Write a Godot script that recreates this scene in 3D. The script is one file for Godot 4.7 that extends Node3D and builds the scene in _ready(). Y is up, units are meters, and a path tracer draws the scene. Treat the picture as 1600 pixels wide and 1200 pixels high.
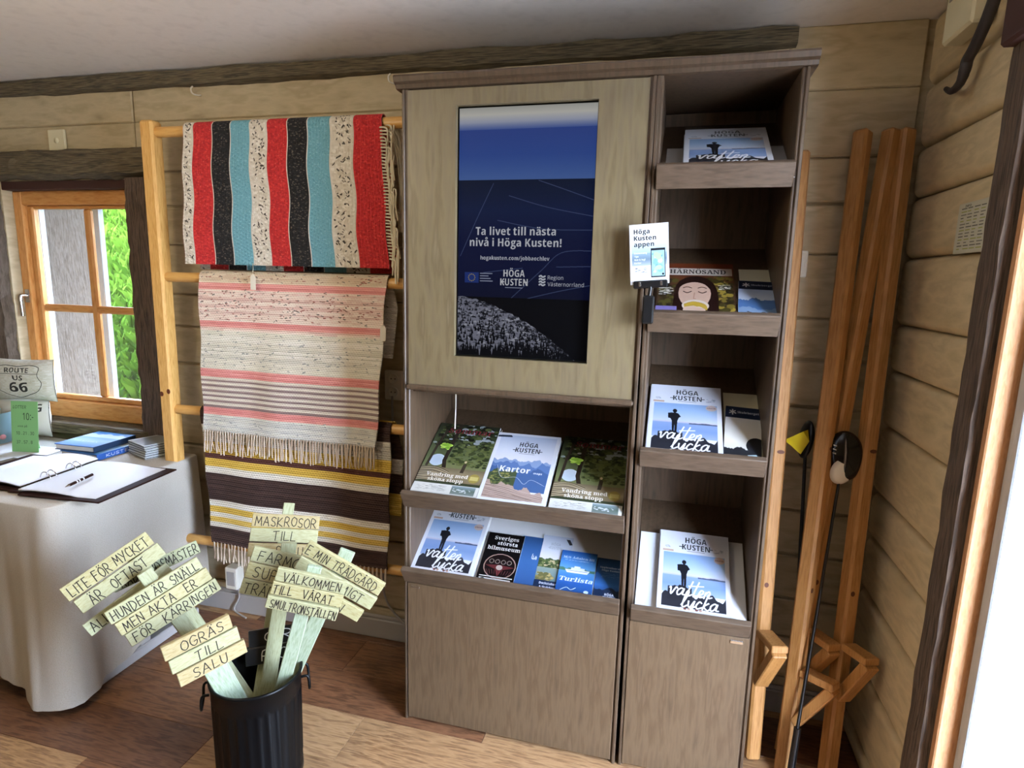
extends Node3D
# A craft shop corner: brochure cabinets with a screen, rag rugs on wall bars, garden signs in a bin.
# World: back wall at z = 0, room towards +z, right wall at x = 0.67, floor at y = 0.

var M := {}
var rng := RandomNumberGenerator.new()
var names := {}
var fonts := {}
var EYE := Vector3(0, 1.5, 2.12)

# ------------------------------------------------------------------ bookkeeping
func numbered(called: String) -> String:
	if not names.has(called):
		names[called] = 0
		return called
	names[called] += 1
	return "%s_%03d" % [called, names[called]]

func meta(o: Node, label: String, category: String, group := "") -> void:
	o.set_meta("label", label)
	o.set_meta("category", category)
	if group != "":
		o.set_meta("group", group)

func thing(called: String, label: String, category: String, at := Vector3.ZERO, turn := 0.0, group := "") -> Node3D:
	var o := Node3D.new()
	o.name = numbered(called)
	add_child(o)
	o.position = at
	o.rotation.y = turn
	meta(o, label, category, group)
	return o

func struct_root(called: String) -> Node3D:
	var o := Node3D.new()
	o.name = called
	add_child(o)
	o.set_meta("kind", "structure")
	return o

func part(parent: Node, called: String, mesh: Mesh, mat: Material, at := Vector3.ZERO, rot := Vector3.ZERO) -> MeshInstance3D:
	var m := MeshInstance3D.new()
	m.name = called
	m.mesh = mesh
	m.material_override = mat
	m.position = at
	m.rotation = rot
	if parent == self:
		m.name = numbered(called)
	parent.add_child(m, true)
	return m

# ------------------------------------------------------------------ mesh helpers
func quad(st: SurfaceTool, a: Vector3, b: Vector3, c: Vector3, d: Vector3) -> void:
	# a,b,c,d clockwise seen from the front
	st.add_vertex(a); st.add_vertex(b); st.add_vertex(c)
	st.add_vertex(a); st.add_vertex(c); st.add_vertex(d)

func new_st() -> SurfaceTool:
	var st := SurfaceTool.new()
	st.begin(Mesh.PRIMITIVE_TRIANGLES)
	st.set_smooth_group(-1)
	return st

func done(st: SurfaceTool) -> ArrayMesh:
	st.generate_normals()
	return st.commit()

func hull_faces(st: SurfaceTool, centre: Vector3, polys: Array) -> void:
	# polygons of a convex body: turned so that each faces away from centre
	for p in polys:
		var n: Vector3 = (p[1] - p[0]).cross(p[2] - p[0])
		var mid := Vector3.ZERO
		for v in p:
			mid += v
		mid /= p.size()
		var flip: bool = n.dot(mid - centre) > 0.0   # clockwise is front
		for i in range(1, p.size() - 1):
			st.add_vertex(p[0])
			if flip:
				st.add_vertex(p[i + 1]); st.add_vertex(p[i])
			else:
				st.add_vertex(p[i]); st.add_vertex(p[i + 1])

func add_box(st: SurfaceTool, size: Vector3, c := Vector3.ZERO, bev := 0.003, basis := Basis.IDENTITY) -> void:
	# chamfered box
	var h := size * 0.5
	var b: float = min(bev, min(h.x, min(h.y, h.z)) * 0.6)
	var polys := []
	for ax in 3:
		var a1 := (ax + 1) % 3
		var a2 := (ax + 2) % 3
		for s in [-1.0, 1.0]:
			var p := []
			for q in [[-1, -1], [1, -1], [1, 1], [-1, 1]]:
				var v := Vector3.ZERO
				v[ax] = s * h[ax]
				v[a1] = q[0] * (h[a1] - b)
				v[a2] = q[1] * (h[a2] - b)
				p.append(c + basis * v)
			polys.append(p)
		# edges along axis ax
		for s1 in [-1.0, 1.0]:
			for s2 in [-1.0, 1.0]:
				var e := []
				for k in [[-1, 0], [1, 0], [1, 1], [-1, 1]]:
					var v := Vector3.ZERO
					v[ax] = k[0] * (h[ax] - b)
					v[a1] = s1 * (h[a1] - (b if k[1] == 1 else 0.0))
					v[a2] = s2 * (h[a2] - (0.0 if k[1] == 1 else b))
					e.append(c + basis * v)
				polys.append(e)
	for sx in [-1.0, 1.0]:
		for sy in [-1.0, 1.0]:
			for sz in [-1.0, 1.0]:
				polys.append([c + basis * Vector3(sx * h.x, sy * (h.y - b), sz * (h.z - b)),
					c + basis * Vector3(sx * (h.x - b), sy * h.y, sz * (h.z - b)),
					c + basis * Vector3(sx * (h.x - b), sy * (h.y - b), sz * h.z)])
	hull_faces(st, c, polys)

func box(size: Vector3, bev := 0.003, c := Vector3.ZERO) -> ArrayMesh:
	var st := new_st()
	add_box(st, size, c, bev)
	return done(st)

func span(x0: float, x1: float, y0: float, y1: float, z0: float, z1: float, bev := 0.003) -> Array:
	return [box(Vector3(x1 - x0, y1 - y0, z1 - z0), bev), Vector3((x0 + x1) / 2, (y0 + y1) / 2, (z0 + z1) / 2)]

func slab(parent: Node, called: String, mat: Material, x0: float, x1: float, y0: float, y1: float, z0: float, z1: float, bev := 0.003) -> MeshInstance3D:
	var s := span(x0, x1, y0, y1, z0, z1, bev)
	return part(parent, called, s[0], mat, s[1])

func add_tube(st: SurfaceTool, pts: Array, radii: Array, sides := 8, cap := true, flat := 1.0) -> void:
	st.set_smooth_group(1)
	var rings := []
	var side := Vector3.ZERO
	for i in pts.size():
		var t: Vector3 = (pts[min(i + 1, pts.size() - 1)] - pts[max(i - 1, 0)]).normalized()
		if side == Vector3.ZERO:
			side = t.cross(Vector3.UP)
			if side.length() < 0.1:
				side = t.cross(Vector3.RIGHT)
		side = (side - t * side.dot(t)).normalized()
		var up := t.cross(side).normalized()
		var ring := []
		for k in sides:
			var a := TAU * k / sides
			ring.append(pts[i] + (side * cos(a) + up * sin(a) * flat) * radii[min(i, radii.size() - 1)])
		rings.append(ring)
	for i in range(rings.size() - 1):
		for k in sides:
			var k2: int = (k + 1) % sides
			quad(st, rings[i][k], rings[i + 1][k], rings[i + 1][k2], rings[i][k2])
	if cap:
		st.set_smooth_group(-1)
		for k in range(1, sides - 1):
			st.add_vertex(rings[0][0]); st.add_vertex(rings[0][k]); st.add_vertex(rings[0][k + 1])
			var e: Array = rings[rings.size() - 1]
			st.add_vertex(e[0]); st.add_vertex(e[k + 1]); st.add_vertex(e[k])

func tube(pts: Array, radii: Array, sides := 8, flat := 1.0) -> ArrayMesh:
	var st := new_st()
	add_tube(st, pts, radii, sides, true, flat)
	return done(st)

func lathe(profile: Array, sides := 32, ridge := 0.0, r0 := 0.0, r1 := 0.0, ribs := 0) -> ArrayMesh:
	# profile: Vector2(radius, height) from bottom to top; ribs between heights r0 and r1
	var st := SurfaceTool.new()
	st.begin(Mesh.PRIMITIVE_TRIANGLES)
	st.set_smooth_group(1)
	for i in range(profile.size() - 1):
		for k in sides:
			var v := []
			for q in [[i, k], [i + 1, k], [i + 1, k + 1], [i, k + 1]]:
				var p: Vector2 = profile[q[0]]
				var a: float = TAU * (q[1] % sides) / sides
				var r := p.x
				if ribs > 0 and p.y > r0 and p.y < r1:
					r += ridge * (1.0 if cos(a * ribs) > 0.1 else -0.6)
				v.append(Vector3(cos(a) * r, p.y, sin(a) * r))
			quad(st, v[0], v[1], v[2], v[3])
	st.generate_normals()
	return st.commit()

func oval(w: float, h: float, d: float) -> ArrayMesh:
	var p := []
	for k in 12:
		p.append(Vector2(cos(TAU * k / 12) * w / 2, sin(TAU * k / 12) * h / 2))
	return extrude(p, d)

func grid(nu: int, nv: int, f: Callable, back := 0.0) -> ArrayMesh:
	# surface f(u, v) -> Vector3 with UVs, given a thickness along its normal
	var pos := []
	for j in nv + 1:
		for i in nu + 1:
			pos.append(f.call(float(i) / nu, float(j) / nv))
	var nor := []
	for j in nv + 1:
		for i in nu + 1:
			var l: Vector3 = pos[j * (nu + 1) + max(i - 1, 0)]
			var r: Vector3 = pos[j * (nu + 1) + min(i + 1, nu)]
			var t: Vector3 = pos[max(j - 1, 0) * (nu + 1) + i]
			var b: Vector3 = pos[min(j + 1, nv) * (nu + 1) + i]
			nor.append((b - t).cross(r - l).normalized())
	var st := SurfaceTool.new()
	st.begin(Mesh.PRIMITIVE_TRIANGLES)
	var n := (nu + 1) * (nv + 1)
	for k in n:
		st.set_uv(Vector2(float(k % (nu + 1)) / nu, float(k / (nu + 1)) / nv))
		st.set_normal(nor[k])
		st.add_vertex(pos[k])
	if back > 0.0:
		for k in n:
			st.set_uv(Vector2(float(k % (nu + 1)) / nu, float(k / (nu + 1)) / nv))
			st.set_normal(-nor[k])
			st.add_vertex(pos[k] - nor[k] * back)
	for j in nv:
		for i in nu:
			var a := j * (nu + 1) + i
			for q in [a, a + 1, a + nu + 2, a, a + nu + 2, a + nu + 1]:
				st.add_index(q)
			if back > 0.0:
				for q in [a, a + nu + 2, a + 1, a, a + nu + 1, a + nu + 2]:
					st.add_index(q + n)
	if back > 0.0:
		var rim := []
		for i in nu: rim.append([i + 1, i])
		for i in nu: rim.append([nv * (nu + 1) + i, nv * (nu + 1) + i + 1])
		for j in nv: rim.append([j * (nu + 1), (j + 1) * (nu + 1)])
		for j in nv: rim.append([(j + 1) * (nu + 1) + nu, j * (nu + 1) + nu])
		for e in rim:
			for q in [e[0], e[1], e[1] + n, e[0], e[1] + n, e[0] + n]:
				st.add_index(q)
	return st.commit()

func extrude(pts: Array, depth: float) -> ArrayMesh:
	# flat outline (Vector2, any winding) in the xy plane given a thickness in z
	var pv := PackedVector2Array(pts)
	var tri := Geometry2D.triangulate_polygon(pv)
	var st := new_st()
	var h := depth / 2
	for i in range(0, tri.size(), 3):
		var a := pv[tri[i]]; var b := pv[tri[i + 1]]; var c := pv[tri[i + 2]]
		if (b - a).cross(c - a) > 0:
			var t := b; b = c; c = t
		st.add_vertex(Vector3(a.x, a.y, h)); st.add_vertex(Vector3(b.x, b.y, h)); st.add_vertex(Vector3(c.x, c.y, h))
		st.add_vertex(Vector3(a.x, a.y, -h)); st.add_vertex(Vector3(c.x, c.y, -h)); st.add_vertex(Vector3(b.x, b.y, -h))
	var area := 0.0
	for i in pts.size():
		area += pv[i].cross(pv[(i + 1) % pts.size()])
	for i in pts.size():
		var a := pv[i]; var b := pv[(i + 1) % pts.size()]
		if area > 0:
			var t := a; a = b; b = t
		quad(st, Vector3(a.x, a.y, h), Vector3(a.x, a.y, -h), Vector3(b.x, b.y, -h), Vector3(b.x, b.y, h))
	return done(st)

# ------------------------------------------------------------------ materials
func noise_tex(freq: float, ramp: Array, octaves := 4, sz := 512, seed_ := 1, kind := FastNoiseLite.TYPE_SIMPLEX_SMOOTH) -> NoiseTexture2D:
	var n := FastNoiseLite.new()
	n.noise_type = kind
	n.frequency = freq
	n.fractal_octaves = octaves
	n.seed = seed_
	var t := NoiseTexture2D.new()
	t.width = sz
	t.height = sz
	t.seamless = true
	t.noise = n
	if ramp.size():
		var g := Gradient.new()
		var off := PackedFloat32Array()
		var col := PackedColorArray()
		for i in ramp.size():
			off.append(float(i) / (ramp.size() - 1))
			col.append(ramp[i])
		g.offsets = off
		g.colors = col
		t.color_ramp = g
	return t

func bump_tex(freq: float, octaves := 4, strength := 6.0, seed_ := 7) -> NoiseTexture2D:
	var t := noise_tex(freq, [], octaves, 512, seed_)
	t.as_normal_map = true
	t.bump_strength = strength
	return t

func mat(col: Color, rough := 0.7, metal := 0.0) -> StandardMaterial3D:
	var m := StandardMaterial3D.new()
	m.albedo_color = col
	m.roughness = rough
	m.metallic = metal
	return m

func grain(ramp: Array, scale: Vector3, rough := 0.6, freq := 0.02, seed_ := 1, nstr := 3.0, world := false) -> StandardMaterial3D:
	var m := mat(Color.WHITE, rough)
	m.albedo_texture = noise_tex(freq, ramp, 5, 512, seed_)
	m.uv1_triplanar = true
	m.uv1_world_triplanar = world
	m.uv1_scale = scale
	if nstr > 0:
		m.normal_enabled = true
		m.normal_texture = bump_tex(freq * 1.5, 4, nstr, seed_ + 11)
		m.normal_scale = 0.6
	return m

func pic_mat(img: Image, rough := 0.35) -> StandardMaterial3D:
	var m := mat(Color(0.86, 0.86, 0.86), rough)
	m.albedo_texture = ImageTexture.create_from_image(img)
	return m

func hexes(a: Array, k := 1.0) -> Array:
	# k scales the reflectance of the whole set
	var r := []
	for s in a:
		var c := Color(s).srgb_to_linear() * k
		c.a = 1.0
		r.append(c.linear_to_srgb())
	return r

func make_materials() -> void:
	M.wall = grain(hexes(["#8f8268", "#a89a7d", "#b3a587", "#a39577", "#bdae92"], 1.12), Vector3(0.6, 2.2, 0.6), 0.62, 0.012, 3, 1.0, true)
	M.wall_log = grain(hexes(["#94866a", "#ab9c7c", "#b8a888", "#a7987a", "#c2b394"], 1.4), Vector3(2.2, 2.2, 0.7), 0.6, 0.012, 5, 1.0, true)
	M.plaster = grain(hexes(["#b9b5b0", "#c2beb9", "#bfbbb6"], 1.55), Vector3(1.2, 1.2, 1.2), 0.9, 0.02, 8, 0.5, true)
	M.old_x = grain(hexes(["#1a1710", "#453b2b", "#625842", "#2e271c", "#7d7158"], 1.25), Vector3(0.45, 9, 9), 0.85, 0.02, 12, 8.0, true)
	M.old_y = grain(hexes(["#1b1510", "#42342a", "#5f4f42", "#2d231c", "#75644f"], 1.1), Vector3(9, 0.45, 9), 0.85, 0.02, 13, 8.0, true)
	M.weathered = grain(hexes(["#6b5848", "#94806c", "#ab9784", "#7d6955", "#bba792"], 0.28), Vector3(6, 0.8, 6), 0.9, 0.02, 14, 6.0, true)
	M.cab = grain(hexes(["#4b3c2d", "#6e5a44", "#775f49", "#614c38", "#80694f"], 0.47), Vector3(4.0, 0.45, 4.0), 0.42, 0.014, 21, 0.6)
	M.cab_door = grain(hexes(["#5a4834", "#705a43", "#7b644a", "#69533c", "#846c52"], 0.56), Vector3(5.0, 0.5, 5.0), 0.4, 0.014, 22, 0.6)
	M.cab_panel = grain(hexes(["#75664a", "#84755a", "#8b7c5c", "#7c6d50", "#94856a"], 0.66), Vector3(3.2, 0.4, 3.2), 0.4, 0.014, 23, 0.6)
	M.lip = grain(hexes(["#4f3f33", "#6d5a48", "#7d6855", "#5e4c3c", "#8b7662"], 0.5), Vector3(0.7, 5, 5), 0.4, 0.02, 25, 1.0)
	M.pine = grain(hexes(["#b9853f", "#d0a058", "#dbae68", "#c4924a", "#e0b877"]), Vector3(9, 0.8, 9), 0.45, 0.02, 31, 1.0)
	M.pine_x = grain(hexes(["#b98440", "#cd9c55", "#d6a862", "#c28f49"]), Vector3(0.8, 9, 9), 0.4, 0.02, 32, 1.0)
	M.stilt = grain(hexes(["#95622f", "#b07c43", "#bd8a50", "#a37038", "#c4945a"], 0.95), Vector3(6, 0.5, 6), 0.5, 0.02, 33, 0.8)
	M.knot = mat(Color("#5e2d14"), 0.5)
	M.frame = grain(hexes(["#b06f30", "#c98b4b", "#d39a5b", "#bd7d3e"]), Vector3(6, 1, 6), 0.4, 0.02, 34, 0.8)
	M.frame_x = grain(hexes(["#b06f30", "#c98b4b", "#d39a5b", "#bd7d3e"]), Vector3(1, 6, 6), 0.4, 0.02, 35, 0.8)
	M.jamb = grain(hexes(["#b57a4a", "#c48f63", "#cf9a6b", "#c08856", "#dcae85"], 0.75), Vector3(6, 1.0, 6), 0.7, 0.03, 36, 2.0)
	M.leaf_paint = grain(hexes(["#c9d1d6", "#d6dde1", "#dde3e6", "#d1d8dc"], 0.58), Vector3(3, 0.8, 3), 0.5, 0.02, 37, 2.0)
	M.white_plastic = mat(Color("#e3dfd2"), 0.4)
	M.cream = mat(Color("#ddd8bb"), 0.7)
	M.grey_paint = mat(Color("#a39f9b"), 0.5)
	M.black = mat(Color("#0c0c0d"), 0.35)
	M.black_gloss = mat(Color("#0a0a0b"), 0.12)
	M.enamel = mat(Color("#08090a"), 0.33)
	M.enamel.metallic_specular = 0.3
	M.iron = mat(Color("#3d393b"), 0.55, 0.4)
	M.chrome = mat(Color("#cfcfd2"), 0.22, 1.0)
	M.paper = mat(Color("#d0d0d2"), 0.6)
	M.paper_edge = mat(Color("#c6c6c2"), 0.8)
	M.ink = mat(Color("#1c150f"), 0.8)
	M.white_ink = mat(Color("#e8e8e8"), 0.6)
	M.red_brown = mat(Color("#3a1d17"), 0.7)
	M.glass = mat(Color(0.95, 1.0, 0.98, 0.02), 0.02)
	M.glass.transparency = BaseMaterial3D.TRANSPARENCY_ALPHA
	var fl := []
	var tones := [["#4d3120", "#6f4a32", "#835b3f", "#5c3d29", "#8f6849"], ["#573a27", "#7a543a", "#8d6648", "#664630", "#9c7453"],
		["#6e4e33", "#93704d", "#a9855e", "#7f5e40", "#b8956d"], ["#452c20", "#63432f", "#75523b", "#523526", "#805c44"], ["#7b5a3b", "#a37e56", "#b89269", "#8d6947", "#c4a078"]]
	for i in tones.size():
		fl.append(grain(hexes(tones[i]), Vector3(0.7, 5, 5.5), 0.34, 0.016, 41 + i, 1.0, true))
	M.floor = fl
	var sg := []
	var st := [["#b6a869", "#d3c78c", "#dfd69f", "#c5b97c"], ["#b3ac72", "#ccc894", "#dbd8a8", "#bfba82"], ["#b8a268", "#d3bd84", "#ddc994", "#c6ad74"], ["#adb07d", "#c6ca9c", "#d5d8b0", "#b8bc8b"]]
	for i in st.size():
		sg.append(grain(hexes(st[i], 0.54), Vector3(3, 14, 14), 0.65, 0.02, 51 + i, 1.5))
	M.sign = sg
	M.stake = grain(hexes(["#a3a375", "#bfc195", "#cccfa6", "#b0b284"], 0.6), Vector3(14, 2, 14), 0.7, 0.02, 57, 1.5)
	M.stake_green = grain(hexes(["#98ab85", "#b7c6a3", "#c8d4b6", "#a7b794"], 0.6), Vector3(14, 2, 14), 0.7, 0.02, 58, 1.5)
	M.linen = grain(hexes(["#9a9182", "#b5ada0", "#c1bbae", "#aaa294"], 0.9), Vector3(7, 14, 7), 0.9, 0.06, 61, 4.0)
	M.fringe = mat(Color("#c9b8a4"), 0.9)
	M.fringe_cream = mat(Color("#cdc3aa"), 0.9)
	M.leather = mat(Color("#2a1813"), 0.7)
	M.leather.metallic_specular = 0.2
	M.bucket = mat(Color("#9fc3d8"), 0.5)

# ------------------------------------------------------------------ pictures
func pimg(w: int, h: int, c: Color) -> Image:
	var im := Image.create(w, h, false, Image.FORMAT_RGB8)
	im.fill(c)
	return im

func rect(im: Image, x: float, y: float, w: float, h: float, c: Color) -> void:
	im.fill_rect(Rect2i(int(x), int(y), max(1, int(w)), max(1, int(h))), c)

func vgrad(im: Image, x: int, w: int, y0: int, y1: int, stops: Array) -> void:
	for y in range(y0, y1):
		var t: float = float(y - y0) / max(1, y1 - y0 - 1) * (stops.size() - 1)
		var k: int = min(int(t), stops.size() - 2)
		im.fill_rect(Rect2i(x, y, w, 1), (stops[k] as Color).lerp(stops[k + 1], t - k))

func poly(im: Image, pts: Array, c: Color) -> void:
	var y0 := 1e9
	var y1 := -1e9
	for p in pts:
		y0 = min(y0, p.y); y1 = max(y1, p.y)
	for y in range(max(0, int(floor(y0))), min(im.get_height() - 1, int(ceil(y1))) + 1):
		var xs := []
		var yy := y + 0.5
		for i in pts.size():
			var a: Vector2 = pts[i]
			var b: Vector2 = pts[(i + 1) % pts.size()]
			if (a.y <= yy) != (b.y <= yy):
				xs.append(a.x + (yy - a.y) / (b.y - a.y) * (b.x - a.x))
		xs.sort()
		for i in range(0, xs.size() - 1, 2):
			var xa := int(round(xs[i]))
			var xb := int(round(xs[i + 1]))
			if xb > xa:
				im.fill_rect(Rect2i(xa, y, xb - xa, 1), c)

func disc(im: Image, x: float, y: float, rx: float, ry: float, c: Color) -> void:
	var p := []
	for k in 20:
		p.append(Vector2(x + cos(TAU * k / 20) * rx, y + sin(TAU * k / 20) * ry))
	poly(im, p, c)

func stroke(im: Image, pts: Array, w: float, c: Color) -> void:
	for i in range(pts.size() - 1):
		var a: Vector2 = pts[i]
		var b: Vector2 = pts[i + 1]
		var n := (b - a).orthogonal().normalized() * w / 2
		poly(im, [a + n, b + n, b - n, a - n], c)
		disc(im, b.x, b.y, w / 2, w / 2, c)

func smooth(pts: Array, per := 6) -> Array:
	var r := []
	for i in range(pts.size() - 1):
		var p0: Variant = pts[max(i - 1, 0)]
		var p1: Variant = pts[i]
		var p2: Variant = pts[i + 1]
		var p3: Variant = pts[min(i + 2, pts.size() - 1)]
		for k in per:
			r.append(p1.cubic_interpolate(p2, p0, p3, float(k) / per))
	r.append(pts[pts.size() - 1])
	return r

func font(serif := false, bold := true) -> SystemFont:
	var key := "%s%s" % [serif, bold]
	if not fonts.has(key):
		var f := SystemFont.new()
		f.font_names = PackedStringArray(["Droid Serif" if serif else "Droid Sans"])
		f.font_weight = 700 if bold else 400
		fonts[key] = f
	return fonts[key]

func words(im: Image, s: String, x: float, y: float, h: float, c: Color, align := 0, serif := false, bold := true, stretch := 1.0, slant := 0.0) -> void:
	# flat print: the outlines of the letters filled into the picture; y is the baseline, h the height of a capital
	var t := TextMesh.new()
	t.text = s
	t.font = font(serif, bold)
	t.font_size = 48
	t.pixel_size = 1.0
	t.depth = 0.0
	t.curve_step = 2.0
	t.horizontal_alignment = HORIZONTAL_ALIGNMENT_LEFT
	var f := t.get_faces()
	if f.is_empty():
		return
	var lo := Vector2(1e9, 1e9)
	var hi := Vector2(-1e9, -1e9)
	for v in f:
		lo = lo.min(Vector2(v.x, v.y)); hi = hi.max(Vector2(v.x, v.y))
	var ref := TextMesh.new()
	ref.text = "H"
	ref.font = t.font
	ref.font_size = 48
	ref.pixel_size = 1.0
	ref.depth = 0.0
	var rl := 1e9
	var rh := -1e9
	for v in ref.get_faces():
		rl = min(rl, v.y); rh = max(rh, v.y)
	var k: float = h / max(1.0, rh - rl)
	var wide := (hi.x - lo.x) * k * stretch
	var ox := x - (wide / 2 if align == 0 else 0.0)
	for i in range(0, f.size(), 3):
		var p := []
		for j in 3:
			var v := f[i + j]
			var yy := (v.y - rl) * k
			p.append(Vector2(ox + (v.x - lo.x) * k * stretch + yy * slant, y - yy))
		poly(im, p, c)

func speckle(im: Image, x: int, y: int, w: int, h: int, n: int, cols: Array, smin: float, smax: float, wide := 1.0) -> void:
	for i in n:
		var s := rng.randf_range(smin, smax)
		rect(im, x + rng.randf() * max(1.0, w - s * wide), y + rng.randf() * max(1.0, h - s), s * wide, s, cols[rng.randi() % cols.size()])

func blobs(im: Image, x: int, y: int, w: int, h: int, n: int, cols: Array, smin: float, smax: float, squash := 0.6) -> void:
	for i in n:
		var s := rng.randf_range(smin, smax)
		var cx: float = x + s + rng.randf() * max(1.0, w - 2 * s)
		var cy: float = y + s * squash + rng.randf() * max(1.0, h - 2 * s * squash)
		disc(im, cx, cy, s, s * squash, cols[rng.randi() % cols.size()])

func ridge(im: Image, x0: int, x1: int, base: float, top: float, amp: float, c: Color, seed_: int, slope := 0.0) -> void:
	var n := FastNoiseLite.new()
	n.seed = seed_
	n.frequency = 0.012
	var p := [Vector2(x0, base)]
	for k in 41:
		var x: float = lerp(float(x0), float(x1), k / 40.0)
		p.append(Vector2(x, top + n.get_noise_1d(x) * amp + slope * (x - x0)))
	p.append(Vector2(x1, base))
	poly(im, p, c)

func region_logo(im: Image, x: float, y: float, h: float, c: Color) -> void:
	# the two line HÖGA KUSTEN mark
	words(im, "HÖGA", x, y, h, c, 0, false, true, 0.82)
	words(im, "KUSTEN", x, y + h * 1.28, h, c, 0, false, true, 0.82)
	rect(im, x - h * 2.45, y + h * 0.75, h * 0.5, h * 0.16, c)
	rect(im, x + h * 1.95, y + h * 0.75, h * 0.5, h * 0.16, c)
	rect(im, x - h * 1.3, y + h * 1.5, h * 2.6, max(1.0, h * 0.1), c.lerp(Color.WHITE, 0.5))

func script_words(im: Image, x: float, y: float, s: float, c: Color) -> void:
	# brush script, two lines: the letters as joined pen strokes
	var a := [[[0.3, 0.36], [0.18, 0.43], [0.03, 0.25], [0.08, 0.02], [0.22, 0.1], [0.32, 0.4], [0.3, 0.08], [0.42, 0.06]]]
	var t := [[[0.22, 0.92], [0.1, 0.12], [0.18, 0.02], [0.32, 0.12]]]
	var letters := [
		[[[[0.0, 0.36], [0.06, 0.42], [0.14, 0.02], [0.3, 0.44], [0.38, 0.38]]], 0.38], [a, 0.42], [t, 0.3], [t, 0.3],
		[[[[0.0, 0.15], [0.2, 0.24], [0.22, 0.4], [0.1, 0.42], [0.04, 0.15], [0.14, 0.02], [0.32, 0.12]]], 0.3],
		[[[[0.06, 0.4], [0.02, 0.0]], [[0.03, 0.22], [0.18, 0.43], [0.25, 0.3], [0.22, 0.05], [0.38, 0.1]]], 0.36]]
	var below := [
		[[[[0.0, 0.1], [0.16, 0.6], [0.2, 0.94], [0.1, 0.9], [0.05, 0.2], [0.12, 0.02], [0.28, 0.14]]], 0.3],
		[[[[0.0, 0.42], [0.04, 0.12], [0.14, 0.06], [0.28, 0.42], [0.2, -0.25], [0.06, -0.4], [0.0, -0.25], [0.18, -0.02], [0.4, 0.14]]], 0.38],
		[[[[0.26, 0.34], [0.14, 0.43], [0.02, 0.2], [0.1, 0.02], [0.3, 0.12]]], 0.3],
		[[[[0.16, 0.92], [0.04, 0.0]], [[0.28, 0.42], [0.08, 0.2], [0.28, 0.0], [0.38, 0.1]]], 0.36], [a, 0.42]]
	for line in [[letters, 0.0, 0.0], [below, 0.62, 0.66]]:
		var at: float = line[1]
		for g in line[0]:
			for run in g[0]:
				var p := []
				for q in run:
					p.append(Vector2(x + (at + q[0] + q[1] * 0.22) * s, y + (line[2] - q[1]) * s))
				stroke(im, smooth(p, 4), s * 0.075, c)
			at += g[1]
	stroke(im, [Vector2(x + 0.98 * s, y - 0.6 * s), Vector2(x + 1.72 * s, y - 0.68 * s)], s * 0.06, c)

func cover_vatten() -> Image:
	var im := pimg(420, 594, Color("#e6e8f0"))
	var dk := Color("#23252b")
	region_logo(im, 222, 86, 42, dk)
	vgrad(im, 26, 368, 172, 330, [Color("#8fb0dd"), Color("#a9c3e6"), Color("#cdd6e6")])
	vgrad(im, 26, 368, 330, 344, [Color("#d6cfdc"), Color("#b9bfd8")])
	vgrad(im, 26, 368, 344, 470, [Color("#8ea6d2"), Color("#7f9bcb"), Color("#9fb2d6")])
	ridge(im, 235, 394, 350, 340, 10, Color("#4b5570"), 4)
	ridge(im, 26, 394, 568, 470, 60, Color("#2b2c34"), 9, 0.05)
	ridge(im, 60, 200, 520, 420, 30, Color("#26272e"), 12)
	# walker standing on the rock
	poly(im, [Vector2(140, 430), Vector2(136, 330), Vector2(124, 300), Vector2(132, 262), Vector2(150, 254), Vector2(172, 262), Vector2(188, 290), Vector2(176, 300), Vector2(168, 330), Vector2(166, 430), Vector2(154, 430), Vector2(152, 350), Vector2(149, 430)], Color("#1d1e24"))
	disc(im, 152, 240, 13, 16, Color("#1d1e24"))
	poly(im, [Vector2(112, 262), Vector2(138, 256), Vector2(140, 312), Vector2(114, 306)], Color("#1d1e24"))
	script_words(im, 62, 484, 120, Color("#f4f6fb"))
	disc(im, 362, 196, 32, 26, Color("#cdb6ac"))
	words(im, "GRATIS", 362, 202, 11, Color("#7a5347"))
	rect(im, 20, 150, 66, 14, Color("#caa892"))
	speckle(im, 30, 118, 40, 20, 14, [Color("#9aa1b2")], 2, 4, 3.0)
	speckle(im, 330, 110, 60, 40, 20, [Color("#9aa1b2")], 2, 4, 4.0)
	for k in 7:
		disc(im, 140 + k * 22, 572, 9, 7, [Color("#f0f0f0"), Color("#7d4a3d"), Color("#c9a38d")][k % 3])
	return im

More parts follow.
